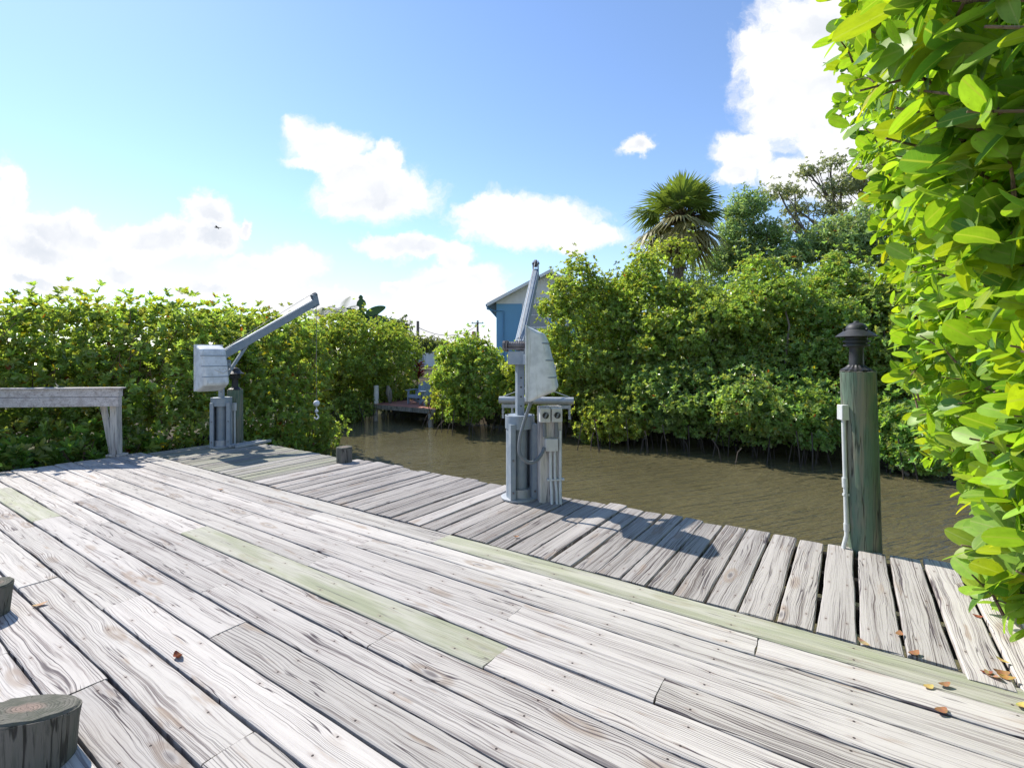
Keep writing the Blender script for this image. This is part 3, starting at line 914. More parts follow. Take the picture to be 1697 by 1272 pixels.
# ------------------------------------------------------------------ boat davits
def davit(loc, boom_dir, open_dir, label, zoff=0.0, sleeve_h=0.93, cable_to=None):
    """local frame: +x along the boom, +z up"""
    yaw = math.atan2(boom_dir[1], boom_dir[0])
    root = empty('boat_davit', loc, yaw, label, 'boat davit', 'boat davits on the walkway')
    oa = math.atan2(open_dir[1], open_dir[0]) - yaw
    R = Matrix.Rotation(oa, 4, 'Z')
    def rot(p):
        return tuple(R @ Vector(p))
    # sleeve: C-shaped column open towards open_dir (+x of its own frame)
    mb = MB()
    mb.lathe([(0.21, 0.0), (0.21, 0.018), (0.20, 0.022)], 40)
    mb.build('base_plate', M_steel_light, root, smooth=30)
    r = 0.155
    arc = [math.radians(a) for a in np.linspace(52, 308, 26)]
    vs, fs = [], []
    for z in (0.02, sleeve_h):
        for rr in (r, r - 0.018):
            for a in arc:
                vs.append(rot((rr * math.cos(a), rr * math.sin(a), z)))
    n = len(arc)
    for k in range(n - 1):
        fs += [(k, k + 1, 2 * n + k + 1, 2 * n + k), (n + k, 3 * n + k, 3 * n + k + 1, n + k + 1), (2 * n + k, 2 * n + k + 1, 3 * n + k + 1, 3 * n + k)]
    fs += [(0, 2 * n, 3 * n, n), (n - 1, 2 * n - 1, 4 * n - 1, 3 * n - 1)]
    mb = MB().add(vs, fs)
    for sg in (-1, 1):
        ctr = (0.105, sg * 0.125)
        mb.box((ctr[0] - .045, ctr[1] - .028, 0.02), (ctr[0] + .045, ctr[1] + .028, sleeve_h - 0.09), R)
    mb.build('sleeve', M_steel, root, smooth=30)
    mb = MB()
    arc2 = [(0.165 * math.cos(a), 0.165 * math.sin(a)) for a in np.linspace(0, 2 * math.pi, 33)[:-1]]
    mb.prism([(max(min(x, 0.155), -0.165), y) for x, y in arc2], sleeve_h - 0.15, sleeve_h, lambda p, q, w: rot((p, q, w)))
    mb.build('collar', M_steel, root, smooth=30, bevel=0.004)
    mb = MB()
    mb.prism([(0.13 * math.cos(a), 0.13 * math.sin(a)) for a in np.linspace(0, 2 * math.pi, 25)[:-1]], 0.02, 0.115, lambda p, q, w: rot((p, q, w)))
    mb.build('bottom_ring', M_steel_light, root, smooth=30)
    # mast: lower round tube, upper square tube with holes
    mb = MB()
    mb.tube([(0, 0, 0.05), (0, 0, sleeve_h - .1)], 0.085, 24)
    mb.build('lower_mast', M_steel, root, smooth=40)
    top = 1.50 + zoff
    mb = MB()
    mb.box((-.042, -.042, sleeve_h - 0.02), (.042, .042, top), R)
    mb.build('mast', M_steel, root, bevel=0.006)
    z = sleeve_h + 0.10
    while z < top - 0.06:
        a0 = rot((0.040, 0, z)); a1 = rot((0.0445, 0, z))
        MB().tube([a0, a1], 0.010, 10).build('mast_hole', M_blackhole, root)
        z += 0.105
    # head
    mb = MB()
    mb.box((-.15, -.075, top - .005), (.13, .115, top + .14))
    mb.build('head', M_steel, root, bevel=0.006)
    mb = MB()
    mb.box((-.17, -.09, top + .135), (-.02, -.078, top + .26))
    mb.box((-.17, .122, top + .135), (-.02, .135, top + .26))
    mb.tube([(-.10, -.11, top + .20), (-.10, .16, top + .20)], 0.018, 12)
    mb.tube([(-.10, .15, top + .20), (-.10, .175, top + .20)], 0.055, 20)
    mb.tube([(-.16, -.11, top + .165), (-.16, .15, top + .165)], 0.010, 8)
    mb.build('winch_frame', M_mech, root, smooth=35)
    mb = MB()
    mb.tube([(-.10, -.07, top + .20), (-.10, .11, top + .20)], 0.042, 20)
    for k in range(7):
        y = -.06 + .025 * k
        mb.tube([(-.10, y, top + .20), (-.10, y + .012, top + .20)], 0.047, 20)
    mb.build('winch_drum', M_mech, root, smooth=35)
    # boom
    p0 = Vector((-0.02, 0.0, top + 0.20))
    p1 = Vector((1.86, 0.0, top + 0.20 + 1.12))
    d = (p1 - p0).normalized()
    up = Vector((-d.z, 0, d.x))
    mb = MB().bar(p0, p1, 0.095, 0.135)
    mb.bar(p0 + up * .072 + d * .05, p1 + up * .072 - d * .02, 0.055, 0.012)
    boom = mb.build('boom', M_steel, root, bevel=0.006)
    mb = MB()
    for sg in (-1, 1):
        y = sg * 0.036
        mb.prism([(-.16, -.085), (.03, -.085), (.085, .09), (.085, .165), (-.02, .165), (-.03, .07), (-.16, .05)], y - .006, y + .006,
                 lambda p, q, w: tuple(p1 + d * p + up * q + Vector((0, w, 0))))
    mb.build('boom_tip', M_steel, root)
    mb = MB()
    tip = p1 + d * .06 + up * .13
    mb.tube([tip + Vector((0, -.018, 0)), tip + Vector((0, .018, 0))], 0.055, 20)
    for off in (.10, .02):
        c0 = p1 - d * off - up * .06
        MB().tube([c0 + Vector((0, -.06, 0)), c0 + Vector((0, .06, 0))], 0.014, 10).build('bolt', M_mech, root, smooth=35)
    mb.tube([tip + Vector((0, -.055, 0)), tip + Vector((0, .055, 0))], 0.016, 10)
    mb.build('pulley', M_mech, root, smooth=35)
    for bx in (-.11, .09):
        for bz in (.03, .11):
            MB().tube([(bx, -.074, top + bz), (bx, -.088, top + bz)], 0.012, 6).build('bolt', M_mech, root, smooth=35)
    for sg in (-1, 1):
        for bz in (.10, .45):
            a0 = rot((.149, sg * .125, bz)); a1 = rot((.162, sg * .125, bz))
            MB().tube([a0, a1], 0.012, 6).build('bolt', M_mech, root, smooth=35)
    # knee brace
    MB().bar((0.03, 0, top - .22), p0 + d * 0.50 - up * .06, 0.05, 0.05).build('brace', M_steel, root, bevel=0.004)
    # cable
    hang = tip + d * .045
    mb = MB().tube([(-.10, 0, top + .245), p0 + d * .5 + up * .11, tip + up * .054], 0.0045, 6)
    if cable_to is not None:
        mb.tube([hang, (hang.x, hang.y, cable_to)], 0.0045, 6)
    mb.build('cable', M_cable, root, smooth=60)
    # fibreglass housing on the right of the boom, x from -.55 to -.02
    prof = [(0.085, 0.40), (0.25, 0.325), (0.285, 0.25), (0.345, 0.02), (0.395, -0.235), (0.375, -0.275), (0.12, -0.385), (0.085, -0.375)]
    prof = [(-p - .045, top + q) for p, q in prof]
    cxm = -0.27
    def ring(dx, k):
        # shrink the profile towards the mast side at the two ends
        out = []
        for (p, q) in prof:
            pp = -0.13 + (p + 0.13) * k
            qc = top + 0.02
            out.append((cxm + dx, pp, qc + (q - qc) * (0.90 + 0.10 * k)))
        return out
    st = [(-0.215, 0.66), (-0.20, 0.86), (-0.17, 0.97), (-0.13, 1.0), (0.13, 1.0), (0.17, 0.97), (0.20, 0.86), (0.215, 0.66)]
    vs, fs = [], []
    for dx, k in st:
        vs += ring(dx, k)
    m_ = len(prof)
    for i in range(len(st) - 1):
        for k in range(m_):
            fs.append((i * m_ + k, (i + 1) * m_ + k, (i + 1) * m_ + (k + 1) % m_, i * m_ + (k + 1) % m_))
    fs.append(tuple(range(m_)))
    fs.append(tuple((len(st) - 1) * m_ + k for k in range(m_ - 1, -1, -1)))
    ho = MB().add(vs, fs).build('housing', M_hous, root, smooth=28, bevel=0.012)
    # flange against the mast and moulded grooves, their shadow lines put in as darker tubes
    mb = MB()
    mb.box((cxm - .23, -.137, top - .375), (cxm + .23, -.118, top + .405))
    mb.build('housing_flange', M_hous, ho, bevel=0.004)
    def prof_at(q):
        best = 0.13
        pts = [(-p, z - top) for p, z in prof]
        for (a, b) in zip(pts[:-1], pts[1:]):
            if min(a[1], b[1]) <= q <= max(a[1], b[1]) and abs(a[1] - b[1]) > 1e-6:
                f = (q - a[1]) / (b[1] - a[1])
                best = max(best, a[0] + (b[0] - a[0]) * f)
        return best
    mb = MB()
    for q in (0.22, 0.045, -0.13):
        o_ = prof_at(q)
        pts = []
        for dx, k in st[1:-1]:
            pts.append((cxm + dx * 1.004, -(0.13 + (o_ - 0.13) * k) - .0015, top + q))
        pts = [(cxm - .206, -0.14, top + q)] + pts + [(cxm + .206, -0.14, top + q)]
        mb.tube(pts, 0.0075, 6)
    mb.build('housing_groove_shade', M_steel, ho, smooth=40)
    # moulded chevron badge on the front
    mb = MB()
    for (a, b) in (((-.10, -.015), (0.03, -.075)), ((0.03, -.075), (.15, -.01))):
        pa = (cxm + .07 + a[0], -prof_at(a[1]) - .002, top + a[1])
        pb_ = (cxm + .07 + b[0], -prof_at(b[1]) - .002, top + b[1])
        mb.tube([pa, pb_], 0.007, 6)
    for dx in (-.03, .03, .07):
        pa = (cxm + .07 + dx, -prof_at(.0) - .002, top + .0)
        pb_ = (cxm + .085 + dx, -prof_at(-.02) - .002, top - .02)
        mb.tube([pa, pb_], 0.006, 6)
    mb.build('badge', M_box, ho, smooth=40)
    MB().box((-.30, -.125, top + .0), (-.05, -.07, top + .10)).build('bracket', M_steel, root, bevel=0.004)
    return root, hang, top


BD1 = np.array((0.144, 0.99, 0))
dv1_loc = np.array(G(866, 829))
dv1_loc = np.array((0.088, 5.60, 0.0))
dv1, hang1, top1 = davit(dv1_loc, BD1, (0.30, -0.95), 'grey boat davit in the middle of the walkway, boom pointing away', 0.0, 0.93, 0.97)
dv2_loc = np.array(G(366, 741))
dv2_loc = np.array((-5.10, 8.75, 0.0))
dv2, hang2, top2 = davit(dv2_loc, D2, (0.35, -0.94), 'grey boat davit at the far left deck end, boom reaching over the water', -0.13, 0.86, 0.60)

# float and hook on the left davit's cable
mb = MB()
prof = [(0.004, -.065), (0.04, -.052), (0.06, -.022), (0.065, 0), (0.06, .022), (0.04, .052), (0.004, .065)]
mb.lathe(prof, 24, (hang2.x, hang2.y, 0.60))
mb.build('cable_float', M_white, dv2, smooth=60)
mb = MB()
mb.tube([(hang2.x, hang2.y, 0.52), (hang2.x, hang2.y, 0.36)], 0.010, 8)
hp = [(hang2.x + .045 * math.sin(a), hang2.y, 0.32 + .045 * math.cos(a)) for a in np.linspace(0, 4.6, 12)]
mb.tube(hp, 0.014, 8)
mb.tube([(hang2.x - .025, hang2.y, .44), (hang2.x + .025, hang2.y, .44)], 0.03, 10)
mb.build('hook', M_white, dv2, smooth=60)
# foot rails beside the left davit
mb = MB()
for k, (dx, ln) in enumerate(((0.0, 0.50), (0.13, 0.52))):
    a = Vector((-.02 + dx * .3, -.32 - dx, 0.035)); b = a + Vector((.62 + dx * .4, 0.10, 0))
    mb.bar(a, b, 0.055, 0.045)
mb.build('foot_rails', M_steel_light, dv2, bevel=0.004)

# spreader bar hung from the middle davit
m1 = dv1.matrix_basis.copy()
dv1M = Matrix.Translation(Vector(dv1_loc)) @ Matrix.Rotation(math.atan2(BD1[1], BD1[0]), 4, 'Z')
hw = dv1M @ Vector((hang1.x, hang1.y, 0.0))
sp = empty('spreader_bar', (hw.x, hw.y, 0.86), math.radians(-9), 'grey lifting spreader pipe hung level from the middle boat davit over the water', 'spreader bar')
MB().tube([(-.56, 0, 0.06), (.56, 0, 0.06)], 0.055, 18).build('pipe', M_steel_light, sp, smooth=40)
mb = MB()
mb.tube([(-.50, 0, .115), (0, 0, 0.30), (.50, 0, .115)], 0.006, 6)
mb.tube([(0, 0, 0.30), (0, 0, 0.36)], 0.014, 8)
mb.build('bridle', M_pvc, sp, smooth=40)
for sx in (-.50, -.36, .36, .50):
    mb = MB()
    for k in range(6):
        z = -.01 - .035 * k
        mb.box((sx - .018, -.006, z - .03), (sx + .018, .006, z + .025)) if k % 2 else mb.box((sx - .006, -.018, z - .03), (sx + .006, .018, z + .025))
    mb.build('chain', M_steel_light, sp)
for sg in (-1, 1):
    MB().bar((sg * .52, 0, -.03), (sg * .30, 0, -.03), .03, .05).build('bracket', M_steel_light, sp)

# electrics post beside the middle davit
ub = np.array(G(911, 830))
up_ = empty('service_post', ub, math.radians(10), 'weathered timber post carrying two switch boxes and grey conduits beside the middle davit', 'service post')
MB().box((-.125, -.045, -0.9), (.125, .09, 1.04)).build('post', M_post, up_, bevel=0.008)
for k, dx in enumerate((-0.085, 0.045)):
    bx = MB().box((dx - .058, -.135, 0.88), (dx + .058, -.047, 1.03)).build('switch_box', M_box, up_, bevel=0.008)
    mb = MB()
    mb.tube([(dx, -.138, 0.955), (dx, -.150, 0.955)], 0.034, 20)
    kb = mb.build('knob', M_blackhole, bx, smooth=40)
    MB().bar((dx - .012, -.156, .93), (dx + .012, -.156, .982), 0.014, 0.018).build('knob_lever', M_hose, bx, bevel=0.003)
    MB().tube([(dx, -.09, 0.88), (dx + .005, -.085, 0.72)], 0.020, 12).build('conduit', M_hose, up_, smooth=40)
MB().box((-.075, -.115, 0.565), (.062, -.047, 0.70)).build('junction_box', M_box, up_, bevel=0.008)
for k, (x0, x1, zt) in enumerate(((-.012, -.01, .565), (.035, .045, .565), (.094, .085, .78))):
    MB().tube([(x1, -.125, -0.03), (x1 + .002, -.10, .12), (x0, -.075, .30), (x0, -.07, zt)], 0.0155, 12).build('conduit', M_pvc, up_, smooth=40)
mb = MB()
mb.box((-.05, -.10, 0.245), (.135, -.046, 0.262))
mb.build('conduit_strap', M_pvc, up_)
# flexible hose from the davit housing to the junction box
hs = []
hz0 = dv1M @ Vector((-0.30, -0.12, top1 - 0.37))
pts = [A(880, 664, 5.20), A(871, 690, 5.22), A(862, 722, 5.20), A(860, 745, 5.19), A(864, 757, 5.18), A(876, 766, 5.2), A(888, 763, 5.24), A(897, 752, 5.3), A(901, 742, 5.36)]
fine_pts = []
for i in range(len(pts) - 1):
    pm, p0_, p1_, p2_ = pts[max(i - 1, 0)], pts[i], pts[i + 1], pts[min(i + 2, len(pts) - 1)]
    for f in np.linspace(0, 1, 5)[:-1]:
        fine_pts.append(0.5 * ((2 * p0_) + (-pm + p1_) * f + (2 * pm - 5 * p0_ + 4 * p1_ - p2_) * f * f + (-pm + 3 * p0_ - 3 * p1_ + p2_) * f ** 3))
fine_pts.append(pts[-1])
inv = dv1M.inverted()
MB().tube([inv @ Vector(p) for p in fine_pts], 0.019, 12).build('hose', M_hose, dv1, smooth=60)


# ------------------------------------------------------------------ leaves and trees
def norm(a):
    return a / np.maximum(np.linalg.norm(a, axis=-1, keepdims=True), 1e-9)


def leaf_arrays(base, d, nrm, L, Wd, fold=0.18, droop=0.10):
    """six-vertex folded leaves; base/d/nrm (N,3), L/Wd (N,)"""
    d = norm(d)
    s = norm(np.cross(d, nrm))
    n = norm(np.cross(s, d))
    L = L[:, None]
    Wd = Wd[:, None]
    v0 = base
    lo = base + d * L * .34 + n * L * .02
    hi = base + d * L * .76 - n * L * droop * .4
    tip = base + d * L - n * L * droop
    a1 = lo + s * Wd * .46 + n * Wd * fold
    a2 = lo - s * Wd * .46 + n * Wd * fold
    b1 = hi + s * Wd * .42 + n * Wd * fold
    b2 = hi - s * Wd * .42 + n * Wd * fold
    V = np.stack([v0, a1, a2, b1, b2, tip], axis=1).reshape(-1, 3)
    N = len(base)
    i = np.arange(N)[:, None] * 6
    Fq = np.concatenate([i + np.array([[0, 1, 3, 5]]), i + np.array([[0, 5, 4, 2]])], axis=0)
    return V, Fq


def rosettes(cen, out, nl, L, wr, spread=(0.5, 1.25), up=0.35):
    """nl leaves round each twig end"""
    N = len(cen)
    out = norm(out + np.array((0, 0, up)) + rng.normal(0, .35, (N, 3)))
    ref = norm(np.cross(out, rng.normal(0, 1, (N, 3))))
    oth = np.cross(out, ref)
    rep = lambda a: np.repeat(a, nl, axis=0)
    k = np.tile(np.arange(nl), N)
    ang = k * 2.4 + rep(rng.uniform(0, 6.28, N)) + rng.normal(0, .25, N * nl)
    pol = rng.uniform(spread[0], spread[1], N * nl)
    rad = rep(ref) * np.cos(ang)[:, None] + rep(oth) * np.sin(ang)[:, None]
    d = rep(out) * np.cos(pol)[:, None] + rad * np.sin(pol)[:, None]
    nrm = rep(out) * np.sin(pol)[:, None] - rad * np.cos(pol)[:, None] + rng.normal(0, .22, (N * nl, 3))
    Ls = L * rng.uniform(.65, 1.2, N * nl)
    nrm = norm(nrm) + np.array(SUN_DIR)[None] * .55
    base = rep(cen) + rad * (L * .06) - rep(out) * (L * .35 * rng.uniform(0, 1, N * nl))[:, None]
    return base, d, nrm, Ls, Ls * wr * rng.uniform(.85, 1.15, N * nl)


def tints(N, nl, base, var=.22, yellow=.04, ycol=(.34, .30, .03), olive=(.13, .14, .03), rust=.006):
    """leaf colours: each twig a shade, with some yellowing leaves"""
    tw = np.repeat(rng.normal(0, 1, N), nl)
    lf = rng.normal(0, 1, N * nl)
    c = np.array(base)[None, :] * np.exp(var * tw + .12 * lf)[:, None]
    mixo = np.clip(rng.normal(.15, .3, N), 0, .9).repeat(nl)[:, None]
    c = c * (1 - mixo) + np.array(olive)[None, :] * mixo
    y = rng.random(N * nl) < yellow
    c[y] = np.array(ycol)[None, :] * rng.uniform(.6, 1.1, (y.sum(), 1))
    r = rng.random(N * nl) < rust
    c[r] = (.22, .07, .02)
    return np.concatenate([np.clip(c, 0.004, .6), np.ones((len(c), 1))], axis=1).repeat(6, axis=0)


def crown_points(lumps, n, shell=(.72, 1.03), low=-0.75, cull=.72):
    """points near the surface of a union of ellipsoids"""
    C0 = np.array([l[0] for l in lumps]); R0 = np.array([l[1] for l in lumps])
    area = (R0[:, 0] * R0[:, 1] + R0[:, 0] * R0[:, 2] + R0[:, 1] * R0[:, 2])
    idx = rng.choice(len(lumps), int(n * 1.7), p=area / area.sum())
    dirs = norm(rng.normal(0, 1, (len(idx), 3)))
    dirs = dirs[(dirs[:, 2] > low)]
    idx = idx[:len(dirs)]
    rr = rng.uniform(shell[0], shell[1], len(idx)) + .10 * rng.normal(0, 1, len(idx)) * .5
    p = C0[idx] + dirs * R0[idx] * rr[:, None]
    keep = np.ones(len(p), bool)
    for c, r in zip(C0, R0):
        q = np.linalg.norm((p - c) / r, axis=1)
        keep &= ~((q < cull) & (rng.random(len(p)) < .85))
    p, dirs = p[keep][:n], dirs[keep][:n]
    out = rng.random(len(p)) < .15          # sprigs that stick out of the outline
    p[out] += (dirs[out] * np.array((1, 1, .5)) + np.array((0, 0, .6))) * rng.uniform(.08, .50, (out.sum(), 1))
    return p, dirs


def foliage(name, parent, origin, lumps, n, nl=7, L=.10, wr=.5, base=(.062, .115, .022), mat=None, yellow=.04, up=.35, var=.22, olive=(.30, .32, .11), low=-.75, zmin=None, shell=(.72, 1.03), spread=(.5, 1.25), cull=.72):
    p, dirs = crown_points(lumps, n, shell, low, cull)
    if zmin is not None:
        k = p[:, 2] > zmin
        p, dirs = p[k], dirs[k]
    b, d, nm, Ls, Ws = rosettes(p, dirs, nl, L, wr, spread, up)
    V, Fq = leaf_arrays(b, d, nm, Ls, Ws)
    return np_mesh(name, V, Fq, mat or M_leaf, parent, tints(len(p), nl, base, var, yellow, olive=olive), None, origin)


def limb(mb, a, b, r0, r1, bend=.15, seg=7, n=5):
    a, b = np.array(a, float), np.array(b, float)
    L = np.linalg.norm(b - a)
    off = rng.normal(0, bend * L * .5, 3)
    pts, rs = [], []
    for i in range(n + 1):
        f = i / n
        p = a + (b - a) * f + off * math.sin(math.pi * f) + rng.normal(0, .012 * L, 3) * (0 < i < n)
        pts.append(p)
        rs.append(r0 + (r1 - r0) * f)
    mb.tube(pts, rs, seg)
    return pts


def mangrove(name, u, Y, vtop, hw, label, vbot=None, n=1500, base=(.062, .115, .022), yellow=.04, depth=None, nl=7, L=.105, nlump=9, roots=True, cat='tree', group='mangroves along the canal', up=.35, top_only=False, olive=(.30, .32, .11), wr=.5):
    """mangrove tree whose crown fills u±hw px up to row vtop at distance Y"""
    if base[0] not in (LIME[0], MID[0], DEEP[0]):
        base = (3.0 * base[0], 2.7 * base[1], 2.3 * base[2] + .045)
    n, L, nlump = int(n * 1.95), L * 1.02, nlump + 4
    k = Y / F
    X = (u - CU) * k
    w = hw * k
    ztop = H + (CV - vtop) * k
    zbot = ZW + .15 if vbot is None else H + (CV - vbot - 9) * k
    dep = depth or w * 1.15
    o = np.array((X, Y, min(zbot - .2, ZW + .1) if roots else -.5))
    root = empty(name, o, 0, label, cat, group)
    lumps = []
    hh = ztop - zbot
    lumps.append(((X, Y, zbot + hh * .45), (w * .78, dep * .78, hh * .46)))
    for i in range(nlump):
        a = rng.uniform(0, 6.28)
        f = (i + .5) / nlump
        z = zbot + hh * (.10 + .72 * f) + rng.normal(0, .05 * hh)
        prof = math.sin(math.pi * min(max((z - zbot) / hh, .08), .93)) ** .6
        rr = rng.uniform(.28, .44) * min(w, hh * .8) * 1.0
        px = X + math.cos(a) * (w * prof - rr * .55)
        py = Y + math.sin(a) * (dep * prof - rr * .55)
        rz = rr * rng.uniform(.6, .9)
        z = min(z, ztop - rz)
        lumps.append(((px, py, z), (rr, rr, rz)))
    lumps.append(((X + rng.uniform(-.2, .2) * w, Y, ztop - .25 * hh), (w * .42, dep * .45, hh * .25)))
    foliage('crown', root, o, lumps, n, nl, L, wr, base, M_leaf, yellow, up, olive=olive, zmin=zbot - .1)
    mb = MB()
    nst = 4
    for i in range(nst):
        bx = np.array((X + rng.uniform(-.4, .4) * w, Y + rng.uniform(-.3, .3) * dep, o[2] + .3))
        L_ = lumps[rng.integers(1, len(lumps))]
        limb(mb, bx, np.array(L_[0]), .055, .02, .2)
        for j in range(3):
            L2 = lumps[rng.integers(0, len(lumps))]
            e = np.array(L2[0]) + norm(rng.normal(0, 1, 3)) * np.array(L2[1]) * .85
            limb(mb, (bx * .45 + np.array(L_[0]) * .55), e, .025, .007, .2, 5)
    mb.build('trunk', M_bark, root, smooth=60, origin=o)
    if roots:
        mb = MB()
        for i in range(int(10 + w * 7)):
            ax = X + rng.uniform(-1, 1) * w * .95
            ay = Y + rng.uniform(-1.0, .35) * dep
            zt = ZW + rng.uniform(.35, .95)
            e = np.array((ax + rng.normal(0, .22), ay - rng.uniform(0, .35), ZW - .5))
            pts = [np.array((ax, ay, zt)), np.array((ax * .6 + e[0] * .4, ay * .5 + e[1] * .5, ZW + .2 + (zt - ZW) * .25)), e]
            mb.tube(pts, [.016, .014, .012], 5)
        mb.build('prop_roots', M_root, root, smooth=60, origin=o)
    return root


LIME = (.31, .40, .095)
MID = (.27, .385, .115)
DEEP = (.235, .36, .125)

# far bank, right-hand mass (front row), left to right
mangrove('mangrove_tree', 790, 18.4, 556, 72, 'rounded mangrove between the far dock and the middle davit, overhanging the water', n=2600, base=(.075, .13, .022), yellow=.05)
mangrove('mangrove_tree', 905, 17.8, 560, 75, 'low lime mangrove directly behind the white davit housing', n=2000, base=LIME, yellow=.06)
mangrove('mangrove_tree', 968, 17.2, 424, 78, 'tall loose mangrove in front of the blue house', n=3200, base=(.085, .135, .022), yellow=.07, nlump=12)
mangrove('mangrove_tree', 1070, 16.6, 418, 78, 'tall yellow green mangrove in front of the thin bare trunk and palm', n=3200, base=(.09, .145, .022), yellow=.08, nlump=12)
mangrove('mangrove_tree', 1165, 15.8, 470, 82, 'dense dark mangrove left of centre in the right hand thicket', n=3200, base=MID, yellow=.03, nlump=12)
mangrove('mangrove_tree', 1270, 15.2, 425, 88, 'dense mangrove with yellow patches below the oak', n=3400, base=(.078, .135, .024), yellow=.06, nlump=12)
mangrove('mangrove_tree', 1385, 14.6, 420, 85, 'tall mangrove just left of the green pile', n=3200, base=(.072, .13, .024), yellow=.05, nlump=12)
mangrove('mangrove_tree', 1490, 13.6, 430, 80, 'mangrove behind the black dock light', n=2600, base=MID, yellow=.03)
mangrove('mangrove_tree', 1590, 12.4, 430, 90, 'mangrove on the far bank half hidden by the bright shrub', n=1800, base=MID, yellow=.03)
mangrove('mangrove_tree', 1215, 18.6, 452, 95, 'dark mangrove filling the thicket further back below the grey green tree', vbot=640, n=1700, base=DEEP, yellow=.01, roots=False)
mangrove('mangrove_tree', 1330, 17.6, 445, 90, 'dark mangrove filling the thicket further back below the oak', vbot=650, n=1600, base=DEEP, yellow=.01, roots=False)
mangrove('mangrove_tree', 1040, 19.8, 470, 80, 'dark mangrove standing back between blue house and fan palm', vbot=640, n=1300, base=DEEP, yellow=.02, roots=False)
# low skirts hanging over the water
mangrove('mangrove_shrub', 1008, 15.2, 655, 58, 'low yellow green mangrove branch hanging over the water right of the service post', 722, n=1100, base=LIME, yellow=.08, cat='shrub', nlump=6, roots=True)
mangrove('mangrove_shrub', 1120, 14.8, 600, 70, 'dark low mangrove shrub over the roots below the thin bare trunk', 715, n=1500, base=DEEP, yellow=.01, cat='shrub', nlump=7)
mangrove('mangrove_shrub', 1225, 13.9, 610, 80, 'dark low mangrove shrub over hanging roots in the middle of the right bank', 728, n=1700, base=DEEP, yellow=.015, cat='shrub', nlump=7)
mangrove('mangrove_shrub', 1330, 13.0, 640, 68, 'low mangrove shrub with pale leaves over the water left of the green pile', 738, n=1500, base=(.07, .13, .028), yellow=.03, cat='shrub', nlump=7)
mangrove('mangrove_shrub', 1515, 11.3, 660, 55, 'low mangrove shrub touching the water between the green pile and the bright shrub', 782, n=1300, base=(.07, .14, .026), yellow=.03, cat='shrub', nlump=6)
# far bank, left part
mangrove('mangrove_tree', 640, 22.6, 532, 62, 'mangrove behind the far red dock', 668, n=2300, base=(.085, .135, .022), yellow=.05)
mangrove('mangrove_tree', 585, 21.5, 515, 68, 'tall mangrove left of the white dock post', 680, n=2600, base=(.09, .14, .02), yellow=.07)
mangrove('mangrove_tree', 505, 20.0, 530, 70, 'yellowing mangrove on the far bank behind the boom of the left davit', 690, n=2400, base=(.11, .15, .02), yellow=.14)
mangrove('mangrove_shrub', 580, 20.4, 650, 35, 'small mangrove shrub over the water left of the far dock', 694, n=600, base=MID, cat='shrub', nlump=5)
mangrove('mangrove_shrub', 738, 19.2, 615, 30, 'mangrove shrub overhanging the right end of the far red dock', 694, n=800, base=LIME, yellow=.06, cat='shrub', nlump=5)


